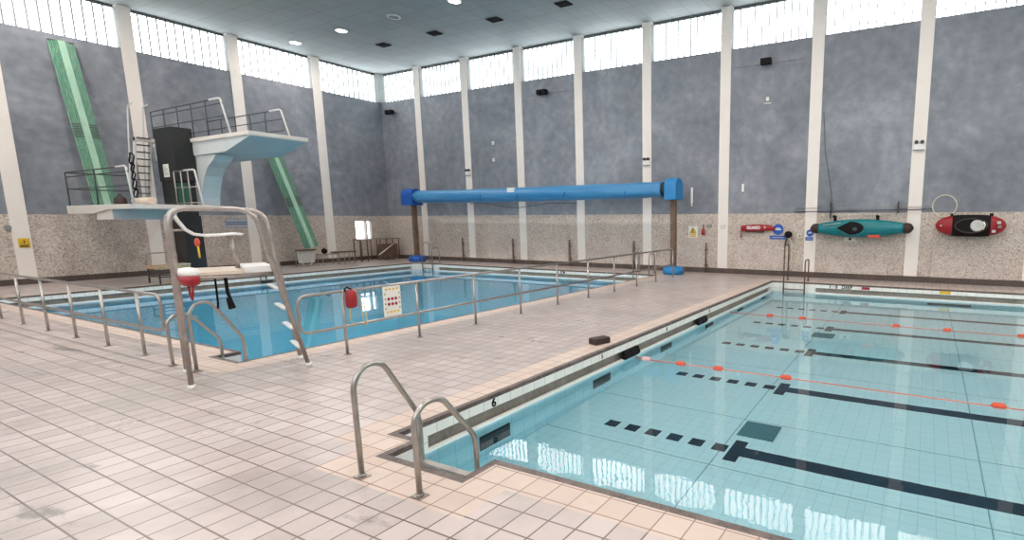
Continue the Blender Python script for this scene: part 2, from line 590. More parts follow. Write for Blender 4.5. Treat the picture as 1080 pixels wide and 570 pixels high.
def text(name, body, size, mat, parent, loc, rot, depth=0.004, align='CENTER', bold=0.0):
    cu = bpy.data.curves.new('lettering', 'FONT')
    cu.body = body
    cu.size = size
    cu.extrude = depth
    cu.offset = bold
    cu.align_x = align
    cu.align_y = 'CENTER'
    tmp = bpy.data.objects.new('lettering', cu)
    COL.objects.link(tmp)
    dg = bpy.context.evaluated_depsgraph_get()
    me = bpy.data.meshes.new_from_object(tmp.evaluated_get(dg))
    bpy.data.objects.remove(tmp)
    me.materials.clear()
    me.materials.append(mat)
    o = bpy.data.objects.new(name, me)
    COL.objects.link(o)
    o.parent = parent
    o.location = loc
    o.rotation_euler = rot
    return o

FACE_S = (PI / 2, 0, 0)          # reads from the south side (camera side)
FACE_E = (PI / 2, 0, PI / 2)     # reads from the east side

# ------------------------------------------------------------------ room numbers
RX, RY, H = 50.0, -24.5, 10.04     # room: x 0..RX, y RY..0
ZW0, ZW1 = 8.50, 9.94              # window band
ZF0 = 3.30                         # sill of the added fill-light panes in the unseen front wall
ZB = 2.365                         # paint line
PW = 0.415                         # pillar width
BP = [2.722 + 3.4 * k for k in range(14)]          # pillar left edges, back wall
LP = [3.244 + 3.499 * k for k in range(6)]         # pillar near edges, left wall
# pools
BX0, BX1, BY0, BY1 = 22.45, 47.45, -16.82, -1.79   # training pool
DX0, DX1, DY0, DY1 = 4.20, 17.86, -15.72, -1.79    # diving pool
ZWAT, ZBIG, ZDEEP = -0.36, -1.40, -2.70
# ladder recesses cut out of the deck (x0,x1,y0,y1)
RECESS = [(22.80, 23.76, -17.20, BY0), (17.14, DX1, -16.08, DY0)]

def in_pool(x, y):
    if BX0 < x < BX1 and BY0 < y < BY1:
        return True
    if DX0 < x < DX1 and DY0 < y < DY1:
        return True
    for r in RECESS:
        if r[0] < x < r[1] and r[2] < y < r[3] + 1e-6:
            return True
    return False

def near_pool(x, y, d):
    for dx in (-d, 0, d):
        for dy in (-d, 0, d):
            if in_pool(x + dx, y + dy):
                return True
    return False

# ------------------------------------------------------------------ floor
def build_floor():
    nd, bd = 0.075, 0.47
    xs, ys = {0.0, RX}, {RY, 0.0}
    rects = [(BX0, BX1, BY0, BY1), (DX0, DX1, DY0, DY1)] + RECESS
    for r in rects:
        for d in (-bd, -nd, 0, nd, bd):
            xs.update((r[0] + d, r[1] + d))
            ys.update((r[2] + d, r[3] + d))
    xs = sorted(x for x in xs if 0 <= x <= RX)
    ys = sorted(y for y in ys if RY <= y <= 0)
    mb = MB()
    vt, vb = {}, {}
    def V(d, i, j, z):
        if (i, j) not in d:
            d[(i, j)] = mb.bm.verts.new((xs[i], ys[j], z))
        return d[(i, j)]
    cell = {}
    for i in range(len(xs) - 1):
        for j in range(len(ys) - 1):
            cx, cy = (xs[i] + xs[i + 1]) / 2, (ys[j] + ys[j + 1]) / 2
            if xs[i + 1] - xs[i] < 1e-4 or ys[j + 1] - ys[j] < 1e-4:
                continue
            if in_pool(cx, cy):
                continue
            mi = 0
            if near_pool(cx, cy, nd * 0.75):
                mi = 2
            elif near_pool(cx, cy, bd * 0.80):
                mi = 1
            cell[(i, j)] = mi
    for (i, j), mi in cell.items():
        mb.mi = mi
        mb._face([V(vt, i, j, 0), V(vt, i + 1, j, 0), V(vt, i + 1, j + 1, 0), V(vt, i, j + 1, 0)])
        mb._face([V(vb, i, j, -.05), V(vb, i, j + 1, -.05), V(vb, i + 1, j + 1, -.05), V(vb, i + 1, j, -.05)])
        for (di, dj, a, b) in ((-1, 0, (i, j), (i, j + 1)), (1, 0, (i + 1, j + 1), (i + 1, j)),
                               (0, -1, (i + 1, j), (i, j)), (0, 1, (i, j + 1), (i + 1, j + 1))):
            if (i + di, j + dj) not in cell:
                mb._face([V(vt, *a, 0), V(vt, *b, 0), V(vb, *b, -.05), V(vb, *a, -.05)])
    return struct(mb.build('floor', [M['deck'], M['border'], M['nosing']]))
floor = build_floor()

# ------------------------------------------------------------------ walls
def wall_long(name, yy, sgn, top):
    """wall parallel to x; sgn = +1 when the outside is toward +y"""
    root = thing(name, (0, 0, 0), None, None)
    struct(root)
    a, b = sorted((yy, yy + sgn * 0.5))
    MB().box((-0.5, a, -0.05), (RX + 0.5, b, ZB)).build('lower_band', M['pebble'], root)
    MB().box((-0.5, a, ZB), (RX + 0.5, b, top)).build('upper_band', M['blue_wall'], root)
    return root
wall_back = wall_long('wall_back', 0.0, 1, ZW0)
wall_front = wall_long('wall_front', RY, -1, ZF0)

def wall_short(name, xx, sgn):
    root = thing(name, (0, 0, 0), None, None)
    struct(root)
    a, b = sorted((xx, xx + sgn * 0.5))
    MB().box((a, RY, -0.05), (b, 0, ZB)).build('lower_band', M['pebble'], root)
    MB().box((a, RY, ZB), (b, 0, ZW0)).build('upper_band', M['blue_wall'], root)
    return root
def wall_left_with_opening():
    root = thing('wall_left', (0, 0, 0), None, None)
    struct(root)
    mb = MB()
    y0, y1, z0, z1 = -2.09, -1.08, 1.08, 2.13
    mb.box((-0.5, RY, -0.05), (0, y0, ZB)).box((-0.5, y1, -0.05), (0, 0, ZB))
    mb.box((-0.5, y0, -0.05), (0, y1, z0)).box((-0.5, y0, z1), (0, y1, ZB))
    mb.build('lower_band', M['pebble'], root)
    MB().box((-0.5, RY, ZB), (0, 0, ZW0)).build('upper_band', M['blue_wall'], root)
    return root
wall_left = wall_left_with_opening()
wall_right = wall_short('wall_right', RX, 1)

ceiling = struct(MB().box((-0.5, RY - 0.5, H), (RX + 0.5, 0.5, H + 0.3)).build('ceiling', M['ceiling']))

# skirting
for nm, lo, hi in (('baseboard_back', (0, -0.05, 0), (RX, 0, 0.2)), ('baseboard_left', (0, RY, 0), (0.05, -0.05, 0.2)),
                   ('baseboard_front', (0.05, RY, 0), (RX, RY + 0.05, 0.2)), ('baseboard_right', (RX - 0.05, RY + 0.05, 0), (RX, -0.05, 0.2))):
    struct(MB().box(lo, hi).build(nm, M['skirting']))

# windows between the pillars
wi = [0]
def window_x(x0, x1, yy, sgn):
    wi[0] += 1
    z0 = ZW0 if yy == 0 else ZF0
    o = MB()
    a, b = sorted((yy + sgn * 0.20, yy + sgn * 0.5))
    o.box((x0, a, ZW1), (x1, b, H))
    o.box((x0, a, z0), (x1, b, z0 + 0.03))
    o.mi = 1
    n = max(1, round((x1 - x0) / 0.271))
    a, b = sorted((yy + sgn * 0.19, yy + sgn * 0.27))
    for k in range(1, n):
        x = x0 + (x1 - x0) * k / n
        o.box((x - 0.018, a, z0 + 0.02), (x + 0.018, b, ZW1 + 0.01))
    o.mi = 2
    a, b = sorted((yy + sgn * 0.001, yy + sgn * 0.27))
    o.box((x0, a, z0), (x0 + 0.012, b, ZW1 + 0.01)).box((x1 - 0.012, a, z0), (x1, b, ZW1 + 0.01))
    fr = struct(o.build('window_%d' % wi[0], [M['dark_trim'], M['fin'], M['reveal']]))
    a, b = sorted((yy + sgn * 0.27, yy + sgn * 0.33))
    MB().box((x0, a, z0 + 0.03), (x1, b, ZW1)).build('pane', M['window_x'] if yy == 0 else M['window_front'], fr)  # front wall panes are added fill light, out of view
def window_y(y0, y1, xx, sgn):
    wi[0] += 1
    o = MB()
    a, b = sorted((xx + sgn * 0.20, xx + sgn * 0.5))
    o.box((a, y0, ZW1), (b, y1, H))
    o.box((a, y0, ZW0), (b, y1, ZW0 + 0.03))
    o.mi = 1
    n = max(1, round((y1 - y0) / 0.28))
    a, b = sorted((xx + sgn * 0.19, xx + sgn * 0.27))
    for k in range(1, n):
        y = y0 + (y1 - y0) * k / n
        o.box((a, y - 0.018, ZW0 + 0.02), (b, y + 0.018, ZW1 + 0.01))
    o.mi = 2
    a, b = sorted((xx + sgn * 0.001, xx + sgn * 0.27))
    o.box((a, y0, ZW0), (b, y0 + 0.012, ZW1 + 0.01)).box((a, y1 - 0.012, ZW0), (b, y1, ZW1 + 0.01))
    fr = struct(o.build('window_%d' % wi[0], [M['dark_trim'], M['fin'], M['reveal']]))
    a, b = sorted((xx + sgn * 0.27, xx + sgn * 0.33))
    MB().box((a, y0, ZW0 + 0.03), (b, y1, ZW1)).build('pane', M['window_y'], fr)

tn = [0]
def trim(mb, mat):
    tn[0] += 1
    return struct(mb.build('trim_%d' % tn[0], mat))

for yy, sgn in ((0.0, 1), (RY, -1)):
    xs = [0.0] + [v for p in BP for v in (p, p + PW)] + [RX]
    for a, b in zip(xs[0::2], xs[1::2]):
        if b - a > 0.1:
            window_x(a, b, yy, sgn)
    for p in BP:
        a, b = sorted((yy - sgn * 0.035, yy + sgn * 0.5))
        trim(MB().box((p, a, 0.2 if yy == 0 else 0), (p + PW, b, H)), M['pillar'])
for xx, sgn in ((0.0, -1), (RX, 1)):
    ys = [0.0] + [v for p in LP for v in (-p, -p - PW)] + [RY]
    for a, b in zip(ys[0::2], ys[1::2]):
        if a - b > 0.1:
            window_y(b, a, xx, sgn)
    for p in LP:
        a, b = sorted((xx - sgn * 0.035, xx + sgn * 0.5))
        trim(MB().box((a, -p - PW, 0.2), (b, -p, H)), M['pillar'])
# corner posts in the window band
for cx, cy in ((-0.02, 0.02), (RX + 0.02, 0.02)):
    trim(MB().box((min(cx, cx * 1.0) - 0.35 if cx < 1 else cx, cy - 0.16, ZW0), (cx + 0.14 if cx < 1 else cx + 0.35, cy + 0.35, H)), M['reveal'])

# pebbledash access panels and the pipes beside them on the back wall
for k in range(9):
    xr = 2.20 + 3.4 * k if k == 0 else 2.2 + 3.4 * k
    a, b = xr - 2.05 + (0.15 if k == 0 else 0), xr
    trim(MB().box((a, -0.06, 0.2), (b, 0.0, 1.2)), M['pebble_panel'])
pipe_where = ['behind the left post of the cover roller', 'near the corner end, beside the pool ladder', 'left of the middle of the cover roller',
              'right of the middle of the cover roller', 'left of the right post of the cover roller', 'between the cover roller post and the red buoy']
for k, x in enumerate((5.72, 9.12, 12.52, 15.92, 19.25)):
    o = MB().tube([(x, -0.10, 0.0), (x, -0.10, 1.22), ], 0.028, 8)
    o.box((x - 0.05, -0.10, 0.9), (x + 0.05, -0.035, 0.94)).box((x - 0.05, -0.10, 0.3), (x + 0.05, -0.035, 0.34))
    tag(o.build('wall_pipe', M['rust_metal']), 'short dark vertical pipe on the back wall, ' +
        ['first from the corner', 'second from the corner', 'third from the corner', 'fourth from the corner, behind the far handrail',
         'the one below the red pouch'][k], 'pipe', 'short pipes on the back wall')

# small bright window in the left wall near the corner
fr = MB()
fr.box((-0.3, -2.09, 1.08), (-0.02, -2.05, 2.13)).box((-0.3, -1.12, 1.08), (-0.02, -1.08, 2.13))
fr.box((-0.3, -2.05, 2.09), (-0.02, -1.12, 2.13)).box((-0.3, -2.05, 1.08), (-0.02, -1.12, 1.12))
fr.box((-0.3, -1.44, 1.12), (-0.02, -1.38, 2.09))
wi[0] += 1
lw = struct(fr.build('window_%d' % wi[0], M['grey_plastic']))
MB().box((-0.28, -2.05, 1.12), (-0.24, -1.12, 2.09)).build('pane', M['low_window'], lw)

# ------------------------------------------------------------------ pool basins
def pool_wall(mbs, axis, a0, a1, pos, out, zbot, gut):
    """one side of a basin. axis 'x': runs along x at y=pos; 'y': runs along y at x=pos.
    out = +1/-1 direction away from the water. gut = (g0,g1) stretch with an open gutter."""
    def B(mb, s0, s1, d0, d1, z0, z1):
        lo, hi = sorted((pos + out * d0, pos + out * d1))
        if axis == 'x':
            mb.box((s0, lo, z0), (s1, hi, z1))
        else:
            mb.box((lo, s0, z0), (hi, s1, z1))
    white, gutter, lip, wall = mbs
    B(wall, a0, a1, 0.0, 0.45, zbot, -0.355)
    g0, g1 = gut
    B(white, a0, a1, 0.0, 0.45, -0.165, -0.052)
    if g0 > a0:
        B(white, a0, g0, 0.0, 0.45, -0.355, -0.165)
    if g1 < a1:
        B(white, g1, a1, 0.0, 0.45, -0.355, -0.165)
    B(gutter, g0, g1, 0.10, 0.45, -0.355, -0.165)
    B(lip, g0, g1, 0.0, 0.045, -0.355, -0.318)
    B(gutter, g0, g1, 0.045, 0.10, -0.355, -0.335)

def basin(name, x0, x1, y0, y1, zbot, floor_mat, wall_mat, guts, recess):
    root = thing(name, (0, 0, 0), None, None)
    struct(root)
    w, g, l, s = MB(), MB(), MB(), MB()
    mbs = (w, g, l, s)
    pool_wall(mbs, 'y', y0, y1, x0, -1, zbot, guts[0])
    pool_wall(mbs, 'x', x0, x1, y1, 1, zbot, guts[1])
    pool_wall(mbs, 'y', y0, y1, x1, 1, zbot, guts[2])
    # near side, broken by the ladder recess
    rx0, rx1, ry0 = recess
    for a, b in ((x0, rx0), (rx1, x1)):
        if b - a > 0.05:
            pool_wall(mbs, 'x', a, b, y0, -1, zbot, (a + 0.1, b - 0.1) if b - a > 1 else (a, a))
    s.box((rx0, ry0 - 0.3, zbot), (rx1, ry0, -0.355))
    w.box((rx0, ry0 - 0.3, -0.355), (rx1, ry0, -0.052))
    if rx0 - x0 > 0.05:
        s.box((rx0 - 0.3, ry0 - 0.3, zbot), (rx0, y0 - 0.45, -0.355))
        w.box((rx0 - 0.3, ry0 - 0.3, -0.355), (rx0, y0 - 0.45, -0.052))
    if x1 - rx1 > 0.05:
        s.box((rx1, ry0 - 0.3, zbot), (rx1 + 0.3, y0 - 0.45, -0.355))
        w.box((rx1, ry0 - 0.3, -0.355), (rx1 + 0.3, y0 - 0.45, -0.052))
    else:
        s.box((rx1, ry0 - 0.3, zbot), (rx1 + 0.3, y0, -0.355))
        w.box((rx1, ry0 - 0.3, -0.355), (rx1 + 0.3, y0, -0.052))
    w.build('white_tile_band', M['pool_white'], root)
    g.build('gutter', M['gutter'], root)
    l.build('gutter_lip', M['lip'], root)
    s.build('side_wall', wall_mat, root)
    MB().box((x0 - 0.4, ry0 - 0.3, zbot - 0.2), (x1 + 0.4, y1 + 0.4, zbot)).build('bottom', floor_mat, root)
    return root

big = basin('training_pool_basin', BX0, BX1, BY0, BY1, ZBIG, M['pool_tile'], M['pool_wall'],
            [(BY0 + 0.35, BY1 - 0.3), (23.9, BX1 - 0.3), (BY0 + 0.3, BY1 - 0.3)], (22.80, 23.76, -17.20))
deep = basin('diving_pool_basin', DX0, DX1, DY0, DY1, ZDEEP, M['deep_tile'], M['deep_wall'],
             [(DY0 + 0.3, DY1 - 0.3), (5.75, 16.95), (DY0 + 0.3, DY1 - 0.9)], (17.14, DX1, -16.08))
# pale underwater ledge round the far sides of the diving pool
lg = MB()
lg.box((DX0, DY0, -1.35), (DX0 + 0.10, DY1, -0.75)).box((DX0 + 0.10, DY1 - 0.10, -1.35), (DX1, DY1, -0.75))
lg.build('pale_tile_ledge', M['ledge'], deep)

tag(MB().box((0, 0, 0), (0, 0, 0)).build('placeholder', M['lip']), 'x', 'x')
bpy.data.objects.remove(bpy.data.objects['placeholder'])

def water_sheet(name, rects, z, mat, label):
    mb = MB()
    for (x0, x1, y0, y1) in rects:
        v = [mb.bm.verts.new(c) for c in ((x0, y0, z), (x1, y0, z), (x1, y1, z), (x0, y1, z))]
        mb._face(v)
    o = mb.build(name, mat)
    for p in o.data.polygons:
        if p.normal.z < 0:
            p.flip()
    return tag(o, label, 'water', kind='stuff')
water_sheet('pool_water', [(BX0, BX1, BY0, BY1), (22.80, 23.76, -17.20, BY0)], ZWAT, M['water_big'],
            'clear pale turquoise water of the shallow training pool on the right')
water_sheet('pool_water', [(DX0, DX1, DY0, DY1), (17.14, DX1, -16.08, DY0)], ZWAT, M['water_deep'],
            'deep blue water of the diving pool on the left')

# lane markings of the training pool (tile inlays: parts of the basin)
LANES = [-4.09 - 2.47 * k for k in range(5)] + [-16.0]
for y in LANES[:5]:
    m = MB()
    m.box((25.03, y - 0.29, ZBIG), (25.20, y + 0.29, ZBIG + 0.006))
    m.box((25.20, y - 0.12, ZBIG), (BX1 - 2.0, y + 0.12, ZBIG + 0.006))
    m.box((BX1 - 2.0, y - 0.29, ZBIG), (BX1 - 1.83, y + 0.29, ZBIG + 0.006))
    m.build('lane_line', M['navy_tile'], big)
    for k in range(6):
        x = 23.19 + 0.327 * k
        MB().box((x - 0.02, y - 0.10, ZBIG), (x + 0.17, y + 0.09, ZBIG + 0.006)).build('lane_square', M['navy_tile'], big)
for k in range(6):
    y = -15.47 + 2.49 * k
    MB().box((BX0, y - 0.265, -1.05), (BX0 + 0.006, y + 0.265, -0.62)).build('wall_marker', M['navy_tile'], big)
MB().box((27.31, BY1 - 0.006, -1.25), (28.48, BY1, -0.85)).build('inlet_slot', M['navy_tile'], big)
for (x, y) in ((25.23, -13.28), (25.1, -7.35)):
    MB().box((x - 0.25, y - 0.25, ZBIG), (x + 0.25, y + 0.25, ZBIG + 0.015)).build('floor_drain', M['drain'], big)

for x in (24.93, 27.87, 30.8, 33.7, 36.6):
    MB().box((x - 0.006, BY0, ZBIG), (x + 0.006, BY1, ZBIG + 0.004)).build('floor_joint', M['joint'], big)
for y in (-14.45, -13.0 + 0.02, -10.5, -8.0, -5.6, -3.1):
    MB().box((BX0, y - 0.006, ZBIG), (BX1, y + 0.006, ZBIG + 0.004)).build('floor_joint', M['joint'], big)
# depth markings on the white band
text('depth_number', '6', 0.15, M['black'], big, (BX0 + 0.004, -15.47, -0.108), FACE_E, bold=0.004)
text('depth_number', '5', 0.11, M['black'], big, (BX0 + 0.004, -12.96, -0.108), FACE_E)
text('depth_number', '4', 0.11, M['black'], big, (BX0 + 0.004, -10.47, -0.108), FACE_E)
text('depth_number', '3', 0.11, M['black'], big, (BX0 + 0.004, -8.0, -0.108), FACE_E)
text('depth_lettering', '1 · 0   DEEP', 0.15, M['black'], big, (24.72, BY1 - 0.004, -0.105), FACE_S, bold=0.003)
text('depth_lettering', '3 · 8 M', 0.15, M['black'], deep, (13.25, DY1 - 0.004, -0.105), FACE_S, bold=0.003)
text('depth_lettering', '3 · 8', 0.15, M['black'], deep, (DX0 + 0.004, -8.85, -0.105), FACE_E, bold=0.003)
MB().box((24.92 + 0.45, BY1 - 0.008, -0.14), (25.62, BY1, -0.055)).build('red_tile', M['red'], big)
MB().box((27.62, BY1 - 0.008, -0.14), (27.92, BY1, -0.055)).build('yellow_tile', M['yellow'], big)
MB().box((DX0, -8.95 + 0.0, -0.30), (DX0 + 0.05, -8.55, -0.20)).build('gutter_inlet', M['dark_metal'], deep)

# ------------------------------------------------------------------ ceiling lamps and vents
def lamp_unit(x, y, lit, label, group):
    root = thing('ceiling_light', (x, y, H), label, 'ceiling light', group)
    ring = MB()
    n = 28
    prof = [(0.25, 0.0), (0.25, -0.03), (0.20, -0.035), (0.20, 0.0)]
    for k in range(n):
        a, b = 2 * PI * k / n, 2 * PI * (k + 1) / n
        q = []
        for (r, z) in prof:
            q.append(((r * math.cos(a), r * math.sin(a), z), (r * math.cos(b), r * math.sin(b), z)))
        for i in range(3):
            ring._face([ring.bm.verts.new(q[i][0]), ring.bm.verts.new(q[i][1]), ring.bm.verts.new(q[i + 1][1]), ring.bm.verts.new(q[i + 1][0])])
    bmesh.ops.remove_doubles(ring.bm, verts=ring.bm.verts[:], dist=1e-5)
    ring.build('rim', M['white_metal'], root)
    MB().disc((0, 0, -0.012), 0.20, 'z', 0.02).build('diffuser', M['lamp'] if lit else M['off_lamp'], root)
    if lit:
        ld = bpy.data.lights.new('ceiling_light_glow', 'AREA')
        ld.shape = 'DISK'
        ld.size = 0.36
        ld.energy = LAMP_POWER
        ld.color = (1.0, 0.90, 0.83)
        lo = bpy.data.objects.new('ceiling_light_glow', ld)
        COL.objects.link(lo)
        lo.parent = root
        lo.location = (0, 0, -0.05)
    return root
lamp_names = {0: 'lit round ceiling light, leftmost, closest to the left wall', 1: 'lit round ceiling light, second from the left wall',
              2: 'dark unlit ceiling light, between the two vents and the lit lights', 3: 'lit round ceiling light near the top edge of the view'}
for k in range(14):
    x = 1.4 + 3.3 * k
    lamp_unit(x, -5.1, k != 2, lamp_names.get(k, 'round ceiling light in the row over the pools, beyond the view'), 'ceiling lights in the far row')
for row, y in enumerate((-13.2, -20.3)):
    for k in range(14):
        lamp_unit(1.4 + 3.3 * k, y, True, 'round ceiling light in the %s row, behind the view' % ('middle', 'near')[row], 'ceiling lights in the %s row' % ('middle', 'near')[row])
vent_lab = ['nearest the corner', 'second from the corner', 'third from the corner', 'rightmost in view']
for k in range(4):
    x = (4.6, 7.91, 11.30, 14.66)[k]
    root = thing('ceiling_vent', (x, -3.06, H), 'square black ceiling vent, ' + vent_lab[k], 'vent', 'black ceiling vents')
    MB().box((-0.29, -0.20, -0.03), (0.29, 0.20, 0.0)).build('frame', M['black'], root)
    s = MB()
    for i in range(6):
        yy = -0.16 + i * 0.064
        s.box((-0.26, yy - 0.012, -0.05), (0.26, yy + 0.012, -0.03))
    s.build('grille', M['black'], root)

# ------------------------------------------------------------------ handrails
RR = 0.024
def railing(name, label, pts_posts, top_pts, mid_pts, loop, mat):
    root = thing(name, (pts_posts[0][0], pts_posts[0][1], 0), label, 'railing')
    o = Vector((pts_posts[0][0], pts_posts[0][1], 0))
    MB().tube([Vector(p) - o for p in loop], RR, 10).build('rail', mat, root)
    for p in pts_posts:
        b = Vector((p[0], p[1], 0)) - o
        m = MB().tube([b, b + Vector((0, 0, 1.05))], RR * 0.95, 10)
        m.tube_flat(b, b + Vector((0, 0, 0.012)), 0.055, 14)
        m.build('post', mat, root)
    return root
# one continuous tube: top rail, rounded end, lower rail
ys = [-15.03 + 1.39 * k for k in range(10)]
loop = fillet([(18.9, ys[-1], 1.07), (18.9, -15.72, 1.03), (18.9, -15.72, 0.46), (18.9, ys[-1], 0.50)], 0.14)
railing('pool_railing', 'long steel handrail with two rails along the right side of the diving pool', [(18.9, y) for y in ys], None, None, loop, M['steel'])
xs_ = [16.03 - 1.39 * k for k in range(11)]
loop = fillet([(xs_[-1], -16.55, 1.04), (16.82, -16.55, 1.03), (16.82, -16.55, 0.47), (xs_[-1], -16.55, 0.50)], 0.14)
railing('pool_railing', 'long steel handrail with two rails along the near side of the diving pool', [(x, -16.55) for x in xs_], None, None, loop, M['steel'])

# ------------------------------------------------------------------ pool ladders
def ladder(loc, rz, label, tall, short, side, base=0.42, reach=0.20, depth=0.75, slant=True, mat='steel', width=0.71):
    """local: +y points into the pool, y=0 the pool edge; two bent handrails either side of the treads"""
    root = thing('pool_ladder', loc, label, 'pool ladder', None, rz)
    for sx in (-1, 1):
        h = tall if sx == side else short
        x = sx * width / 2
        if slant:
            pts = [(x, -base, 0), (x, -base - 0.01, h * 0.86), (x, -base + 0.09, h), (x, -base + 0.26, h * 0.995),
                   (x, reach - 0.02, h * 0.40), (x, reach, h * 0.28), (x, reach, -depth)]
        else:
            pts = [(x, -base, 0), (x, -base, h), (x, reach, h), (x, reach, -depth)]
        m = MB().tube(fillet(pts, 0.13, 6), 0.023, 12)
        m.build('handrail', M[mat], root)
        MB().box((x - 0.055, -base - 0.045, 0), (x + 0.055, -base + 0.045, 0.012)).tube_flat((x, -base, 0.012), (x, -base, 0.03), 0.032).build('foot_plate', M[mat], root)
    for k in range(3):
        z = (-0.12 if slant else -0.25) - 0.27 * k
        MB().box((-width / 2, reach - 0.035, z - 0.012), (width / 2, reach + 0.035, z + 0.012)).build('tread', M['dull_steel'] if slant else M[mat], root)
    return root
ladder((23.345, -17.17, 0), 0, 'steel pool ladder in the foreground, at the near corner of the training pool', 0.95, 0.74, -1, base=0.41, reach=0.19)
ladder((17.56, -16.06, 0), 0, 'steel pool ladder beside the high chair, at the near corner of the diving pool', 0.99, 0.76, 1, base=0.58, reach=0.05)
ladder((23.2, -1.62, 0), PI, 'steel pool ladder at the far wall, below the black hanging bag', 1.26, 0.76, 1, base=0.34, reach=0.27, slant=False, mat='rust_metal')
ladder((5.08, -1.55, 0), PI, 'steel pool ladder at the far left corner, beside the left roller post', 1.02, 0.76, 1, base=0.15, reach=0.30, slant=False)
ladder((17.2, -1.6, 0), PI, 'steel pool ladder at the far right corner of the diving pool', 0.85, 0.80, 1, base=0.25, reach=0.25, slant=False)

# ------------------------------------------------------------------ lifeguard chair
def lifeguard_chair():
    root = thing('lifeguard_chair', (18.375, -16.86, 0), 'tall steel lifeguard chair with a white seat beside the diving pool', 'lifeguard chair', None, -math.atan2(0.425, 1.22))
    def side(sx):
        return fillet([(sx * 0.5, -0.05, 0), (sx * 0.5, -0.05, 2.31), (sx * 0.44, 0.80 if sx > 0 else 1.05, 2.30), (sx * 0.29, 1.29, 0)], 0.22, 8)
    for sx in (-1, 1):
        MB().tube(side(sx), 0.03, 12).build('side_frame', M['dull_steel'], root)
        MB().tube_flat((sx * 0.5, -0.05, 0), (sx * 0.5, -0.05, 0.06), 0.042).build('foot', M['white'], root)
        MB().tube_flat((sx * 0.29, 1.29, 0), (sx * 0.288, 1.284, 0.06), 0.042).build('foot', M['white'], root)
    for p, q in (((-0.5, -0.05, 1.42), (0.5, -0.05, 1.42)), ((-0.5, -0.05, 2.2), (0.5, -0.05, 2.2)), ((-0.5, -0.05, 0.6), (0.5, -0.05, 0.6)),
                 ((-0.5, -0.05, 1.42), (-0.37, 0.96, 1.42)), ((0.5, -0.05, 1.42), (0.37, 0.96, 1.42))):
        MB().tube([p, q], 0.022, 8).build('cross_bar', M['dull_steel'], root)
    # ladder treads between the sloping front legs
    for z in (0.30, 0.60, 0.90, 1.20):
        t = z / 2.3
        y = 1.29 - 0.55 * t
        hw = 0.29 + 0.15 * t
        MB().box((-hw, y - 0.045, z - 0.012), (hw, y + 0.025, z + 0.012)).build('tread', M['white'], root, bevel=0.005)
    # planks of the standing platform
    for k, (y0, y1) in enumerate(((0.10, 0.62), (0.64, 0.98))):
        hw = 0.46 - 0.09 * k
        MB().box((-hw, y0, 1.445), (hw, y1, 1.49 if k == 0 else 1.53)).build('platform_board', M['plank'] if k == 0 else M['white'], root, bevel=0.005)
    # seat: one curved moulded sheet
    prof = [(0.02, 2.26), (0.06, 2.16), (0.12, 2.05), (0.20, 1.985), (0.32, 1.965), (0.48, 1.97), (0.62, 1.985), (0.70, 1.975)]
    s = MB()
    top = [(y, z) for y, z in prof]
    outer = [(y - 0.022, z - 0.028) for y, z in prof]
    ring = top + outer[::-1]
    s.loft([[(x, y, z) for y, z in ring] for x in (-0.24, -0.12, 0, 0.12, 0.24)], smooth=False)
    s.build('seat', M['white'], root, bevel=0.006)
    MB().tube([(0, 0.62, 1.49), (0, 0.56, 1.975)], 0.028, 10).build('seat_post', M['dull_steel'], root)
    MB().tube([(-0.42, -0.03, 2.02), (0.42, -0.03, 2.02)], 0.018, 8).tube([(0, -0.02, 2.02), (0, 0.12, 2.03)], 0.015, 8).build('seat_bracket', M['dull_steel'], root)
    return root
chair = lifeguard_chair()

def at_chair(x, y, z):
    """a point given in the chair's own frame"""
    a = -math.atan2(0.425, 1.22)
    return (18.375 + x * math.cos(a) - y * math.sin(a), -16.86 + x * math.sin(a) + y * math.cos(a), z)
# red and white float bag hanging from the platform
c = at_chair(0.70, 0.06, 1.48)
root = thing('rescue_bag', c, 'red and white rescue float hanging from the side of the high chair', 'rescue float')
MB().loft([[(r * math.cos(a) * 1.1, r * math.sin(a) * 0.6, z) for a in [2 * PI * i / 16 for i in range(16)]] for r, z in ((0.09, -0.13), (0.145, -0.10), (0.155, 0.0), (0.15, 0.0))]).build('body', M['red'], root)
MB().loft([[(r * math.cos(a) * 1.1, r * math.sin(a) * 0.6, z) for a in [2 * PI * i / 16 for i in range(16)]] for r, z in ((0.15, 0.0), (0.155, 0.04), (0.14, 0.085), (0.03, 0.10))]).build('cap', M['white'], root)
MB().tube([(-0.05, 0, -0.12), (-0.03, 0, -0.22), (0.01, 0, -0.30), (0.04, 0, -0.22), (0.07, 0, -0.12)], 0.014, 8).build('strap', M['red'], root)
c = at_chair(0.18, 0.34, 1.42)
root = thing('hanging_strap', c, 'black webbing straps dangling under the high chair platform', 'strap')
MB().tube([(0, 0, 0), (-0.02, 0.01, -0.2), (0.0, 0.0, -0.38), (-0.02, 0, -0.45)], 0.013, 8).build('strap', M['black'], root)
MB().tube([(0.16, 0.05, 0), (0.17, 0.05, -0.22), (0.24, 0.05, -0.34), (0.27, 0.06, -0.42), (0.19, 0.05, -0.44), (0.16, 0.05, -0.30)], 0.022, 8).build('loop', M['black'], root)
c = at_chair(0.30, 0.20, 2.03)
root = thing('whistle_pouch', c, 'small orange pouch with a yellow tail hanging behind the high chair seat', 'pouch')
MB().ball((0, 0, -0.16), 0.045, 1, 0.6, 1.3).build('pouch', M['orange'], root)
MB().tube([(0.01, 0, -0.2), (0.02, 0, -0.36)], 0.012, 6).build('tail', M['yellow'], root)

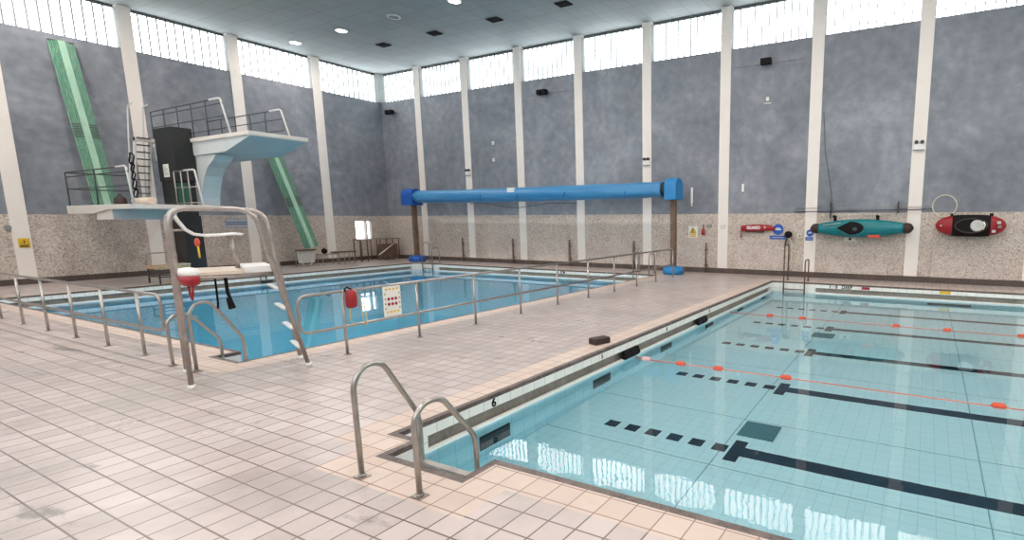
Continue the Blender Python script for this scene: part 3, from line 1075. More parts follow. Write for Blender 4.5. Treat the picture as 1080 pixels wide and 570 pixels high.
# ------------------------------------------------------------------ red throw bag on the handrail
root = thing('throw_bag', (18.99, -14.95, 1.05), 'red throw bag with a yellow rope hung on the diving pool handrail', 'throw bag')
MB().loft([[(0.075 * s * math.cos(a), 0.085 * s * math.sin(a), z) for a in [2 * PI * i / 16 for i in range(16)]]
           for s, z in ((0.7, -0.29), (1.0, -0.26), (1.05, -0.15), (0.95, -0.04), (0.55, 0.0))]).build('bag', M['red'], root)
MB().tube([(0, -0.08, -0.02), (0.0, -0.10, 0.02), (-0.03, -0.03, 0.045), (0, 0.02, 0.0)], 0.012, 8).build('strap', M['black'], root)
MB().tube([(0.02, -0.04, -0.28), (0.03, -0.06, -0.45), (0.03, -0.03, -0.58)], 0.009, 6).tube([(0.0, 0.08, -0.02), (0.01, 0.14, -0.2), (0.01, 0.17, -0.5), (0.02, 0.21, -0.62), (0.01, 0.24, -0.5), (0, 0.20, -0.2)], 0.009, 6).build('rope', M['yellow_rope'], root)

# rules sign tied to the handrail
root = thing('pool_rules_sign', (18.935, -14.18, 0.50), 'white pool rules sign with rows of small pictograms tied to the handrail', 'sign')
MB().box((-0.006, -0.17, 0.0), (0.006, 0.17, 0.52)).build('board', M['sign_paper'], root)
pk = MB()
g2 = MB()
for i in range(4):
    for z in (0.455, 0.06):
        pk.box((0.006, -0.125 + 0.07 * i, z), (0.009, -0.085 + 0.07 * i, z + 0.03))
    g2.box((0.006, -0.145, 0.12 + 0.085 * i), (0.009, -0.125, 0.15 + 0.085 * i)).box((0.006, 0.13, 0.12 + 0.085 * i), (0.009, 0.15, 0.15 + 0.085 * i))
for r in range(2):
    for i in range(3):
        MB().disc((0.0075, -0.07 + 0.07 * i, 0.21 + 0.09 * r), 0.027, 'x', 0.003, 14).build('warning_pictogram', M['red'], root)
pk.build('pictogram_row', M['yellow'], root)
g2.build('pictogram_column', M['sign_green'], root)

# ------------------------------------------------------------------ pool cover roller
def cover_roller():
    root = thing('pool_cover_roller', (11.0, -1.2, 0), 'blue pool cover rolled on a high drum over the far end of the diving pool', 'pool cover roller')
    X = lambda x: x - 11.0
    zc = 3.31
    # rolled sheet: slightly lumpy cylinder
    rings = []
    for i in range(49):
        t = i / 48
        x = X(3.85 + (17.86 - 3.85) * t)
        ring = []
        for k in range(28):
            a = 2 * PI * k / 28
            r = 0.305 + 0.008 * math.sin(5 * a + 9 * t) + 0.006 * math.sin(40 * t + a) + (0.02 * max(0, -math.sin(a)) if t < 0.95 else 0)
            ring.append((x, r * math.cos(a), zc - 0.03 * math.sin(PI * t) + r * math.sin(a)))
        rings.append(ring)
    sheet = MB().loft(rings).build('cover_sheet', M['blue_cover'], root)
    MB().box((X(10.15), -0.32, zc + 0.06), (X(10.55), -0.19, zc + 0.27)).build('white_patch', M['white'], root, bevel=0.02)
    # loose edge rope hanging under the roll
    pts = []
    for i in range(25):
        t = i / 24
        pts.append((X(7.6 + 6.2 * t), -0.05, zc - 0.42 - 0.16 * math.sin(PI * t) ** 2 + 0.05 * math.sin(11 * t)))
    MB().tube(pts, 0.014, 6).build('tie_rope', M['dark_metal'], root)
    straps = MB()
    for x in (8.4, 10.6, 13.2, 16.2):
        straps.tube([(X(x), -0.16, zc - 0.30), (X(x) + 0.08, -0.30, zc - 0.14), (X(x) + 0.16, -0.315, zc - 0.02)], 0.012, 6)
    straps.build('strap', M['navy_tile'], root)
    MB().tube([(X(3.4), 0, zc), (X(18.4), 0, zc)], 0.07, 12).build('axle', M['dark_metal'], root)
    MB().disc((X(17.93), 0, zc), 0.25, 'x', 0.10).build('drum_flange', M['dark_metal'], root)
    for x0, x1, mat in ((3.08, 3.85, 'royal_blue'), (18.06, 18.56, 'blue_hood')):
        hood = []
        for k in range(13):
            a = PI * k / 12
            hood.append((X(x0), 0.36 * math.cos(a), zc + 0.06 + 0.36 * math.sin(a)))
        hood += [(X(x0), -0.36, zc - 0.42), (X(x0), 0.36, zc - 0.42)]
        MB().prism(hood, (x1 - x0, 0, 0)).build('hood', M[mat], root, bevel=0.02)
    for x in (3.58, 18.31):
        MB().box((X(x) - 0.10, -0.10, 0.2), (X(x) + 0.10, 0.10, zc - 0.42)).build('post', M['brown_post'], root, bevel=0.01)
        MB().loft([[(X(x) + r * math.cos(a), r * math.sin(a), z) for a in [2 * PI * i / 20 for i in range(20)]]
                   for r, z in ((0.38, 0.0), (0.42, 0.05), (0.42, 0.20), (0.34, 0.29), (0.14, 0.32))]).build('base_pad', M['royal_blue'] if x < 10 else M['blue_hood'], root)
    return root
cover_roller()

# ------------------------------------------------------------------ diving tower
def diving_tower():
    root = thing('diving_tower', (3.3, -10.8, 0), 'concrete diving tower with two platforms and a black clad shaft', 'diving tower')
    O = Vector((3.3, -10.8, 0))
    def L(*p):
        return Vector(p) - O
    def LB(mb, lo, hi):
        return mb.box(L(*lo), L(*hi))
    # shaft
    LB(MB(), (2.66, -11.0, 0.0), (3.82, -10.45, 2.30)).build('shaft', M['black_clad'], root)
    LB(MB(), (2.66, -11.0, 2.30), (3.70, -10.45, 3.52)).build('shaft_recess', M['black_clad'], root)
    sg = LB(MB(), (2.62, -11.03, 3.52), (3.86, -10.42, 5.34)).build('shaft_cladding', M['black_clad'], root, bevel=0.01)
    n = LB(MB(), (3.02, -11.045, 3.66), (3.40, -11.03, 4.10)).build('notice', M['sign_paper'], root)
    g = MB()
    for k in range(6):
        g.box(L(3.07, -11.05, 3.73 + 0.058 * k), L(3.35 - 0.05 * (k % 3), -11.045, 3.75 + 0.058 * k))
    g.build('notice_lines', M['grey_plastic'], n)
    LB(MB(), (3.70, -10.98, 2.66), (3.78, -10.62, 3.45)).build('green_panel', plain('dark_green_board', (0.02, 0.10, 0.06)), root)
    # upper platform slab with tapering underside
    x0, x1, y0, y1, zt = 1.0, 7.6, -10.5, -8.62, 5.0
    mb = MB()
    mb.box(L(x0, y0, zt - 0.13), L(x1, y1, zt))
    mb.build('upper_platform', M['platform'], root, bevel=0.01)
    mb = MB()
    poly = [(x0, zt - 0.13), (x1 - 0.03, zt - 0.13), (x1 - 0.05, zt - 0.16), (6.0, zt - 0.56), (x0, zt - 0.62)]
    mb.prism([L(x, y0 + 0.05, z) for x, z in poly], (0, y1 - y0 - 0.10, 0))
    mb.build('upper_soffit', M['soffit'], root)
    # curved bracket under the upper platform
    poly = [(3.75, 2.66), (3.75, zt - 0.58), (5.25, zt - 0.60), (5.05, 4.24), (4.6, 4.0), (4.3, 3.7), (4.08, 3.3), (3.95, 2.95), (3.9, 2.66)]
    mb = MB()
    mb.prism([L(x, -10.4, z) for x, z in poly], (0, 0.55, 0))
    mb.build('bracket', M['soffit'], root)
    # lower platform
    x0, x1, y0, y1, zt = 1.22, 6.0, -13.1, -11.08, 2.64
    mb = MB()
    mb.prism([L(x, y0, z) for x, z in ((x0, zt), (x1, zt), (x1, zt - 0.14), (4.4, zt - 0.15), (3.3, zt - 0.27), (x0, zt - 0.27))], (0, y1 - y0, 0))
    mb.build('lower_platform', M['platform'], root, bevel=0.01)
    LB(MB(), (3.3, -13.02, zt - 0.46), (4.48, -11.42, zt - 0.14)).build('lower_beam', M['platform'], root)
    LB(MB(), (4.48, -13.02, zt - 0.46), (4.54, -11.42, zt - 0.14)).build('lower_soffit', M['soffit'], root)
    # rails on the upper platform
    def rail(y, xa, xb, xe, zb, h, levels, nposts, mat, endmat):
        m = MB()
        m.tube([L(xa, y, zb + h), L(xb, y, zb + h)], 0.02, 8)
        for l in levels:
            m.tube([L(xa, y, zb + l), L(xb + 0.1, y, zb + l)], 0.016, 8)
        m.build('guard_rail', mat, root)
        for k in range(nposts):
            x = xa + (xb - xa) * k / nposts
            MB().tube([L(x, y, zb), L(x, y, zb + h)], 0.02, 8).build('rail_post', mat, root)
        MB().tube(fillet([L(xb - 0.7, y, zb + h + 0.01), L(xb, y, zb + h + 0.01), L(xe, y, zb)], 0.1), 0.03, 10).build('rail_end', endmat, root)
    rail(-10.45, 1.05, 6.05, 6.45, 5.0, 1.15, (0.18, 0.58, 0.99), 5, M['dark_metal'], M['white_metal'])
    rail(-8.67, 1.05, 6.2, 6.65, 5.0, 1.08, (0.35, 0.75), 5, M['dark_metal'], M['white_metal'])
    rail(-13.03, 1.30, 5.95, 6.12, 2.64, 1.10, (0.55, 0.95), 2, M['dark_metal'], M['white_metal'])
    rail(-11.13, 3.95, 5.40, 5.72, 2.64, 1.17, (0.10, 0.62), 3, M['dull_steel'], M['white_metal'])
    MB().tube([L(1.30, -13.03, 3.74), L(1.30, -11.2, 3.74)], 0.02, 8).tube([L(1.30, -13.03, 3.2), L(1.30, -11.2, 3.2)], 0.016, 8).build('guard_rail', M['dark_metal'], root)
    # steep steps from the lower to the upper platform
    for yy in (-11.55, -11.15):
        MB().prism([L(1.72, yy, 2.64), L(1.90, yy, 2.64), L(2.62, yy, 5.0), L(2.46, yy, 5.0)], (0, 0.04, 0)).build('stair_string', M['white_metal'], root)
        MB().tube(fillet([L(1.75, yy, 2.64), L(1.75, yy, 3.4), L(2.40, yy, 6.08), L(2.75, yy, 6.12)], 0.2), 0.025, 8).build('stair_rail', M['white_metal'], root)
    for k in range(10):
        z = 2.88 + 0.235 * k
        x = 1.83 + (z - 2.64) * 0.31
        LB(MB(), (x - 0.09, -11.51, z - 0.02), (x + 0.11, -11.15, z + 0.01)).build('stair_tread', M['dark_metal'], root)
    LB(MB(), (2.44, -11.55, 4.88), (2.61, -10.5, 5.0)).build('landing', M['platform'], root)
    return root
diving_tower()

# dark rope coils tangled on the stair of the tower
root = thing('rope_coil', (2.75, -11.75, 3.45), 'tangled black rope coils hanging on the tower steps', 'rope')
m = MB()
for k in range(5):
    pts = []
    r = 0.13 + 0.03 * math.sin(k * 2.1)
    for i in range(14):
        a = 2 * PI * i / 14
        pts.append((r * math.cos(a) * (0.8 if k % 2 else 1.1) + 0.07 * k - 0.1, 0.02 * math.sin(3 * a) - 0.02 * k, r * 1.3 * math.sin(a) + 0.28 * k - 0.35))
    m.tube(pts, 0.022, 6, closed=True)
m.build('coil', M['black'], root)

# things lying on the lower platform
root = thing('rolled_mat', (4.2, -12.2, 2.668), 'pale rolled mat lying on the lower diving platform', 'rolled mat')
MB().tube_flat((-0.75, 0.1, 0.11), (0.95, -0.05, 0.11), 0.11, 20).build('roll', M['plank'], root)
for x in (-0.5, 0.6):
    MB().tube([(x + 0.0, 0.03 + 0.12 * math.cos(a), 0.12 + 0.12 * math.sin(a)) for a in [2 * PI * i / 16 for i in range(16)]], 0.012, 6, closed=True).build('strap', M['dark_brown'], root)
root = thing('kit_bag', (3.15, -12.35, 2.645), 'dark brown kit bag on the lower diving platform', 'bag')
MB().loft([[(0.26 * s * math.cos(a), 0.16 * s * math.sin(a), z) for a in [2 * PI * i / 16 for i in range(16)]] for s, z in ((0.85, 0), (1, 0.08), (0.92, 0.22), (0.5, 0.29))]).build('body', M['dark_brown'], root)
MB().tube([(-0.12, 0, 0.26), (-0.08, 0, 0.36), (0.08, 0, 0.36), (0.12, 0, 0.26)], 0.012, 6).build('handle', M['black'], root)

# low springboard stand beside the tower
root = thing('low_diving_stand', (3.62, -11.47, 0), 'low timber topped diving stand on a tubular frame below the lower platform', 'diving stand')
m = MB()
for k in range(6):
    m.box((-0.42 + 0.15 * k, -0.50, 0.50), (-0.29 + 0.15 * k, 0.42, 0.60))
m.build('slatted_top', M['wood'], root, bevel=0.008)
MB().box((-0.05, -0.1, 0.61), (0.50, 0.42, 0.65)).build('board', M['plank'], root, bevel=0.008)
for x in (-0.38, 0.42):
    for y in (-0.46, 0.38):
        MB().tube([(x, y, 0), (x, y, 0.5)], 0.025, 8).build('leg', M['dark_metal'], root)
m = MB()
for z in (0.22, 0.47):
    m.tube([(-0.38, -0.46, z), (0.42, -0.46, z), (0.42, 0.38, z), (-0.38, 0.38, z)], 0.02, 8, closed=True)
m.build('frame', M['dark_metal'], root)
MB().tube(fillet([(-0.40, -0.48, 0.5), (-0.40, -0.48, 1.02), (-0.40, 0.40, 1.02), (-0.40, 0.40, 0.5)], 0.1), 0.02, 8).build('rail', M['dull_steel'], root)

# ------------------------------------------------------------------ green boards leaning on the left wall
def green_board(top, bot, w, label):
    top, bot = Vector(top), Vector(bot)
    root = thing('leaning_board', bot, label, 'board', 'green boards leaning on the left wall')
    d = top - bot
    L_ = d.length
    ez = d.normalized()
    ey = Vector((0, 1, 0))
    ey = (ey - ez * ey.dot(ez)).normalized()
    ex = ey.cross(ez)        # out of the wall
    def P(u, v, s):
        return ey * u + ex * v + ez * s
    def strip(prof):
        m = MB()
        poly = prof
        m.loft([[P(u, v, s) for u, v in poly] for s in (0, L_ * 0.25, L_ * 0.5, L_ * 0.75, L_)], smooth=False)
        return m
    h = w / 2
    for sg in (-1, 1):
        prof = []
        n = 5
        u0, u1 = sg * 0.09, sg * h
        for k in range(n * 2 + 1):
            t = k / (n * 2)
            prof.append((u0 + (u1 - u0) * t, 0.05 * (1 - t) + (0.022 if k % 2 else 0.0)))
        prof += [(u1, -0.03), (u0, -0.03)]
        strip(prof).build('ribbed_side', M['green_side'], root)
    strip([(-0.09, 0.0), (-0.09, 0.075), (0.09, 0.075), (0.09, 0.0)]).build('centre_strip', M['green_mid'], root)
    for f in (0.42, 0.435, 0.45, 0.465, 0.48, 0.495):
        for sg in (-1, 1):
            MB().loft([[P(u, v, L_ * f + s) for u, v in ((sg * 0.09, 0.05), (sg * h, 0.02), (sg * h, 0.045), (sg * 0.09, 0.075))] for s in (0, 0.035)], smooth=False).build('cross_batten', M['dark_trim'], root)
    MB().loft([[P(u, v, L_ - 0.02 + s) for u, v in ((-h, -0.03), (h, -0.03), (h, 0.05), (-h, 0.05))] for s in (0, 0.03)], smooth=False).build('top_batten', M['dark_trim'], root)
    return root
green_board((0.10, -12.28, 8.27), (1.28, -12.10, 2.66), 0.66, 'tall green ribbed board leaning on the wall above the lower diving platform')
green_board((0.30, -6.01, 5.5), (1.32, -5.20, 0.86), 0.66, 'green ribbed board leaning on the wall behind the upper platform, foot on a trestle')
# trestle under its foot
root = thing('trestle', (1.35, -5.52, 0), 'pale panel trestle carrying the foot of the second green board', 'trestle')
MB().box((-0.02, -0.37, 0.16), (0.02, 0.37, 0.72)).build('panel', M['seat_grey'], root)
MB().box((-0.16, -0.40, 0.73), (0.14, 0.40, 0.79)).build('top_bar', M['rust_metal'], root)
for sy in (-1, 1):
    MB().tube([(0.0, sy * 0.38, 0.73), (0.0, sy * 0.36, 0.28), (0.05, sy * 0.06, 0.0)], 0.02, 8).build('leg', M['white_metal'], root)
    MB().tube([(-0.12, sy * 0.38, 0.73), (-0.2, sy * 0.38, 0.0)], 0.02, 8).build('rear_leg', M['dull_steel'], root)
# bench table with a dark ball
root = thing('low_table', (1.5, -4.3, 0), 'low dark table with thin legs between the trestle and the corner rack', 'table')
MB().box((-0.25, -0.72, 0.50), (0.25, 0.15, 0.54)).build('top', M['dull_steel'], root)
MB().box((-0.2, -0.05, 0.56), (0.3, 0.95, 0.62)).build('upper_board', M['rust_metal'], root)
for y in (-0.68, 0.05, 0.4, 0.9):
    for x in (-0.2, 0.2):
        MB().tube([(x, y, 0), (x, y, 0.5 if y < 0.1 else 0.56)], 0.016, 8).build('leg', M['dull_steel'], root)
root = MB().ball((0, 0, 0.13), 0.13).tube([(0, 0, 0.24), (0.0, 0.02, 0.29)], 0.015, 6).build('ball', M['black'], None, loc=(1.5, -4.75, 0.543))
tag(root, 'small black ball on the low table by the left wall', 'ball')

# rack of tubes in the corner
root = thing('storage_rack', (1.2, -1.55, 0), 'brown tubular rack standing in the corner below the bright window', 'rack')
m = MB()
for y in (-1.15, -0.75, -0.2, 0.35, 0.75, 1.12):
    m.build if False else None
    MB().tube([(0, y, 0), (0, y, 1.12)], 0.03, 8).tube([(-0.5, y, 0), (-0.5, y, 1.12)], 0.03, 8).build('upright', M['rust_metal'], root)
MB().tube([(0, -1.2, 1.14), (0, 1.2, 1.14)], 0.03, 8).tube([(-0.5, -1.2, 1.14), (-0.5, 1.2, 1.14)], 0.03, 8).build('top_rail', M['dull_steel'], root)
MB().tube([(0.03, -0.15, 0.30), (0.03, 0.75, 0.85)], 0.028, 8).build('brace', M['white_metal'], root)
MB().box((-0.5, 0.15, 0.06), (-0.02, 1.05, 0.85)).build('crate', M['rust_metal'], root)
for sy in (-1, 1):
    MB().tube([(0, sy * 1.18, 1.14), (-0.5, sy * 1.18, 1.14)], 0.025, 8).build('end_bar', M['rust_metal'], root)
m.bm.free()

# ------------------------------------------------------------------ ropes across the training pool
def lane_rope(y, floats, colour_map, label, glab):
    root = thing('lane_rope', (BX0, y, ZWAT), label, 'lane rope')
    pts = [(0.08, 0, 0.03), (0.3, 0, 0.0)]
    for i in range(1, 26):
        pts.append((i, 0.02 * math.sin(i * 0.9), 0.0))
    MB().tube(pts, 0.012, 6).build('cord', M['rope_red'], root)
    for k, x in enumerate(floats):
        c = (x - BX0, 0, 0.0)
        MB().loft([[(c[0] + dx, r * math.cos(a), r * math.sin(a)) for a in [2 * PI * i / 14 for i in range(14)]]
                   for dx, r in ((-0.085, 0.03), (-0.06, 0.055), (0.06, 0.055), (0.085, 0.03))]).build('float', colour_map(k), root)
    return root
lane_rope(-11.97, (22.76, 23.44, 24.13, 25.28, 28.14, 31.2, 34.0), lambda k: M['pink'] if k == 0 else M['orange'],
          'pinkish lane rope with red floats nearest the camera across the training pool', 'a')
lane_rope(-6.67, (23.63, 24.46, 26.64, 27.69, 29.1, 31.0, 33.5), lambda k: M['orange'],
          'red lane rope with floats nearer the far wall of the training pool', 'b')
# rope anchors: dark pads draped in the gutter
for y, lab in ((-12.02, 'black rubber pad draped over the gutter at the near lane rope'), (-8.55, 'black rubber pad draped over the gutter beyond the middle of the left edge')):
    m = MB()
    rings = []
    for i in range(7):
        s = -0.26 + 0.52 * i / 6
        b = 0.01 * math.sin(i * 2.3)
        rings.append([(-0.02, s, -0.17), (0.035 + b, s, -0.185 + b), (0.06 + b, s + 0.02, -0.29), (0.045, s, -0.33), (-0.02, s, -0.31)])
    m.loft(rings, smooth=False)
    o = m.build('gutter_pad', M['black'], None, loc=(BX0 + 0.0, y, 0))
    tag(o, lab, 'rubber pad', 'black pads in the gutter')

# dark block lying on the deck
root = MB().box((-0.10, -0.17, 0), (0.10, 0.17, 0.11)).build('rubber_brick', M['dark_brown'], None, bevel=0.02, loc=(22.14, -12.55, 0))
root.rotation_euler = (0, 0, -0.35)
tag(root, 'dark brown rubber brick lying on the deck at the training pool edge', 'brick')

# ------------------------------------------------------------------ kayaks on the back wall
def section(x, hw, depth, zc, yb, n=20, flat=0.6):
    """closed ring in the y-z plane: flat-ish towards the wall, bulging to the room"""
    pts = []
    for i in range(n):
        a = 2 * PI * i / n
        cy, sz = math.cos(a), math.sin(a)
        y = yb - depth * (0.5 + 0.5 * cy) if cy > 0 else yb - depth * 0.5 * (1 + cy * 1.0)
        pts.append((x, y, zc + hw * (abs(sz) ** 0.75) * (1 if sz > 0 else -1)))
    return pts
def blue_kayak():
    x0, x1, zc = 23.42, 26.72, 1.83
    root = thing('kayak', (25.05, 0, zc), 'teal kayak with black ends hung on its side on the back wall', 'kayak', 'kayaks on the back wall')
    L_ = x1 - x0
    def W(t):
        return 0.12 + 0.20 * math.sin(PI * min(1, max(0, t))) ** 0.9
    def tilt(t):
        return -0.02 + 0.03 * t
    yb = -0.16
    def rings(ta, tb, n, grow=0.0):
        r = []
        for i in range(n + 1):
            t = ta + (tb - ta) * i / n
            r.append([(p[0] - 25.05, p[1], p[2] - zc) for p in section(x0 + L_ * t, W(t) + grow, 0.34 + 0.1 * math.sin(PI * t) + grow, zc + tilt(t), yb + grow / 2)])
        return r
    MB().loft(rings(0.07, 0.925, 22)).build('hull', M['teal'], root)
    # rounded black end caps
    for (ta, tb) in ((0.075, -0.012), (0.92, 1.01)):
        rr = []
        for i in range(6):
            t = ta + (tb - ta) * i / 5
            s = math.sqrt(max(0.02, 1 - (i / 5) ** 3))
            base = section(x0 + L_ * t, (W(ta) + 0.006) * s, (0.36 + 0.02) * s, zc + tilt(t), yb - 0.18 * (1 - s))
            rr.append([(p[0] - 25.05, p[1], p[2] - zc) for p in base])
        MB().loft(rr).build('end_cap', M['dark_brown'], root)
    # cockpit: teardrop rim and dark opening, facing the room
    def tear(s, n=28):
        pts = []
        for i in range(n):
            a = 2 * PI * i / n
            x = 0.46 * math.cos(a) * s
            w = 0.245 * math.sin(a) * s * (1.0 if x > 0 else (1 + x / 0.60))
            pts.append((x - 0.28, w))
        return pts
    yf = yb - 0.455
    rim = [(x, yf - 0.004 + 0.058 * (z / 0.245) ** 2, z) for x, z in tear(1.0)]
    MB().tube(rim, 0.018, 8, closed=True).build('cockpit_rim', M['teal'], root)
    m = MB()
    m.loft([[(x, yf - 0.002 + 0.058 * (z / 0.245) ** 2 + d, z) for x, z in tear(f)] for f, d in ((0.97, 0.02), (0.96, -0.006), (0.55, 0.0), (0.3, 0.01))], smooth=False)
    ck = m.build('cockpit', M['black'], root)
    MB().ball((-0.12, yf + 0.005, -0.03), 0.08, 1.1, 0.15, 0.9).build('seat', M['dark_metal'], root)
    MB().prism([(0.32, yf + 0.02, -0.30), (0.74, yf + 0.02, -0.33), (0.64, yf + 0.02, -0.21), (0.28, yf + 0.02, -0.23)], (0, 0.05, 0)).build('orange_flap', M['orange'], root)
    MB().tube([(-1.2, yf + 0.06, 0.10), (-0.6, yf + 0.02, 0.18)], 0.012, 6).build('deck_line', M['seat_grey'], root)
    for x in (-0.9, 0.75):
        MB().box((x - 0.04, -0.34, -0.26), (x + 0.04, -0.004, -0.21)).build('wall_bracket', M['black'], root)
    for x in (24.18, 25.60):
        b = thing('wall_hook', (x, 0, 2.12), 'black wall hook above the teal kayak, ' + ('left one' if x < 25 else 'right one'), 'hook', 'hooks above the teal kayak')
        MB().tube([(0, 0, 0.06), (0, -0.22, 0.06), (0, -0.30, 0.10)], 0.02, 8).build('arm', M['black'], b)
        MB().disc((0, -0.31, 0.12), 0.05, 'y', 0.05, 16).build('knob', M['black'], b)
        MB().box((-0.05, -0.015, -0.04), (0.05, 0, 0.14)).build('plate', M['black'], b)
blue_kayak()

def red_kayak():
    x0, x1, zc = 27.38, 29.36, 1.93
    root = thing('kayak', (28.37, 0, zc), 'short stubby red kayak with a black middle and pale seat on the back wall', 'kayak', 'kayaks on the back wall')
    L_ = x1 - x0
    yb = -0.14
    def W(t):
        return 0.335 * (1 - abs(2 * t - 1) ** 3.2) ** 0.5 if 0 < t < 1 else 0.02
    def D(t):
        return 0.10 + 0.34 * (1 - abs(2 * t - 1) ** 2.5) ** 0.6 if 0 < t < 1 else 0.08
    def rings(ta, tb, n, g=0.0):
        return [[(p[0] - 28.37, p[1], p[2] - zc) for p in section(x0 + L_ * t, W(t) + g, D(t) + g, zc, yb + g / 2)] for t in [ta + (tb - ta) * i / n for i in range(n + 1)]]
    MB().loft(rings(0.004, 0.996, 30)).build('hull', M['red'], root)
    MB().loft(rings(0.24, 0.77, 14, 0.012)).build('black_band', M['black'], root)
    yf = yb - 0.455
    def oval(rx, rz, cx, n=28):
        return [(cx + rx * math.cos(2 * PI * i / n), yf - 0.008, rz * math.sin(2 * PI * i / n)) for i in range(n)]
    MB().tube(oval(0.44, 0.22, 0.0), 0.025, 8, closed=True).build('cockpit_rim', M['dark_brown'], root)
    MB().prism(oval(0.40, 0.19, 0.0), (0, 0.05, 0)).build('cockpit', M['black'], root)
    st = []
    for s, d in ((1.0, 0.0), (0.95, -0.03), (0.75, -0.045), (0.5, -0.02)):
        st.append([(0.17 + 0.19 * s * math.cos(a), yf - 0.01 + d, 0.185 * s * math.sin(a)) for a in [2 * PI * i / 24 for i in range(24)]])
    MB().loft(st).build('seat', M['seat_grey'], root)
    MB().tube([(0.33, yf - 0.04, 0.13), (0.38, yf - 0.045, 0.03), (0.33, yf - 0.04, -0.12)], 0.022, 8).build('backrest', M['white'], root)
    for (x, z, mm) in ((0.75, 0.10, 'seat_grey'), (0.78, -0.03, 'grey_plastic'), (0.63, -0.17, 'seat_grey')):
        MB().box((x - 0.05, yb - 0.40, z - 0.04), (x + 0.05, yb - 0.335, z + 0.04)).build('sticker', M[mm], root)
    MB().disc((-0.83, yb - 0.30, 0.0), 0.03, 'y', 0.02, 16).build('bung', M['pink'], root)
    for x in (-0.5, 0.5):
        MB().box((x - 0.04, -0.34, -0.33), (x + 0.04, -0.004, -0.28)).build('wall_bracket', M['black'], root)
    for x in (27.83, 28.95):
        b = thing('wall_hook', (x, 0, 2.22), 'black wall hook above the red kayak, ' + ('left one' if x < 28.3 else 'right one'), 'hook', 'hooks above the red kayak')
        MB().tube([(0, 0, 0.03), (0, -0.28, 0.03), (0, -0.33, 0.09)], 0.025, 8).build('arm', M['black'], b)
        MB().box((-0.05, -0.015, -0.05), (0.05, 0, 0.1)).build('plate', M['black'], b)
red_kayak()

# long reaching pole with hoop, on brackets
root = thing('rescue_pole', (24.9, 0, 2.44), 'long metal rescue pole with a white hoop resting on wall brackets', 'rescue pole')
MB().tube([(-2.16, -0.13, -0.03), (2.36, -0.13, 0.03)], 0.014, 8).build('pole', M['dark_metal'], root)
MB().tube([(-2.10, -0.10, 0.10), (2.36, -0.10, 0.10)], 0.010, 8).build('second_pole', M['dull_steel'], root)
MB().tube([(2.71 + 0.35 * math.cos(a), -0.13, 0.13 + 0.35 * math.sin(a)) for a in [2 * PI * i / 32 for i in range(32)]], 0.016, 8, closed=True).build('hoop', M['cream'], root)
for x in (-0.88, 1.33):
    MB().box((x - 0.02, -0.16, -0.26 if x < 0 else -0.1), (x + 0.02, -0.004, 0.30)).build('bracket', M['dark_metal'], root)
o = MB().tube([(23.62, -0.03, 5.9), (23.72, -0.03, 4.6), (23.98, -0.03, 3.25), (24.02, -0.03, 2.9), (24.0, -0.03, 2.2)], 0.008, 6).build('wall_cable', M['dark_metal'])
tag(o, 'thin dark cable running down the blue wall to the rescue pole', 'cable')

# ------------------------------------------------------------------ wall signs and small fittings
def warning_sign(root, w, facing):
    """yellow triangle over two bars, on a plate lying in the local x-z plane facing -y"""
    h = w * 1.18
    MB().box((-w / 2, -0.008, -h / 2), (w / 2, 0, h / 2)).build('plate', M['yellow'] if facing == 'E' else M['sign_paper'], root)
    m = MB()
    m.prism([(-w * 0.38, -0.008, -h * 0.12), (w * 0.38, -0.008, -h * 0.12), (0, -0.008, h * 0.40)], (0, -0.004, 0))
    m.build('triangle', M['yellow'], root)
    m = MB()
    m.prism([(-w * 0.05, -0.012, h * 0.02), (w * 0.05, -0.012, h * 0.02), (w * 0.04, -0.012, h * 0.26), (-w * 0.04, -0.012, h * 0.26)], (0, -0.003, 0))
    m.box((-w * 0.05, -0.015, -h * 0.06), (w * 0.05, -0.012, -h * 0.01))
    m.tube([(-w * 0.38, -0.012, -h * 0.12), (w * 0.38, -0.012, -h * 0.12), (0, -0.012, h * 0.40)], w * 0.018, 5, closed=True)
    m.build('symbol', M['black'], root)
    m = MB()
    m.box((-w * 0.38, -0.012, -h * 0.30), (w * 0.38, -0.008, -h * 0.20))
    m.box((-w * 0.38, -0.012, -h * 0.42), (w * 0.38, -0.008, -h * 0.34))
    m.build('caption', M['yellow'] if facing != 'E' else M['dark_brown'], root)
root = thing('warning_sign', (18.64, -0.0, 1.64), 'white and yellow triangle warning sign right of the roller post', 'sign')
warning_sign(root, 0.40, 'S')
root = thing('warning_sign', (0.036, -13.92, 1.40), 'yellow triangle warning sign on the pillar at the far left', 'sign', None, PI / 2)
warning_sign(root, 0.27, 'E')
root = thing('wall_bell', (0.0, -14.22, 1.93), 'small round grey bell on the pebble wall beside the left pillar', 'bell')
MB().disc((0.03, 0, 0), 0.08, 'x', 0.06, 20).build('dome', M['grey_plastic'], root)
MB().box((0.0, -0.04, -0.13), (0.04, 0.04, -0.05)).build('back_box', M['grey_plastic'], root)

root = thing('pillar_number', (19.93, -0.036, 1.83), 'black number 17 painted on the pillar right of the roller', 'number')
text('digits', '17', 0.22, M['grey_plastic'], root, (0, -0.002, 0), FACE_S)

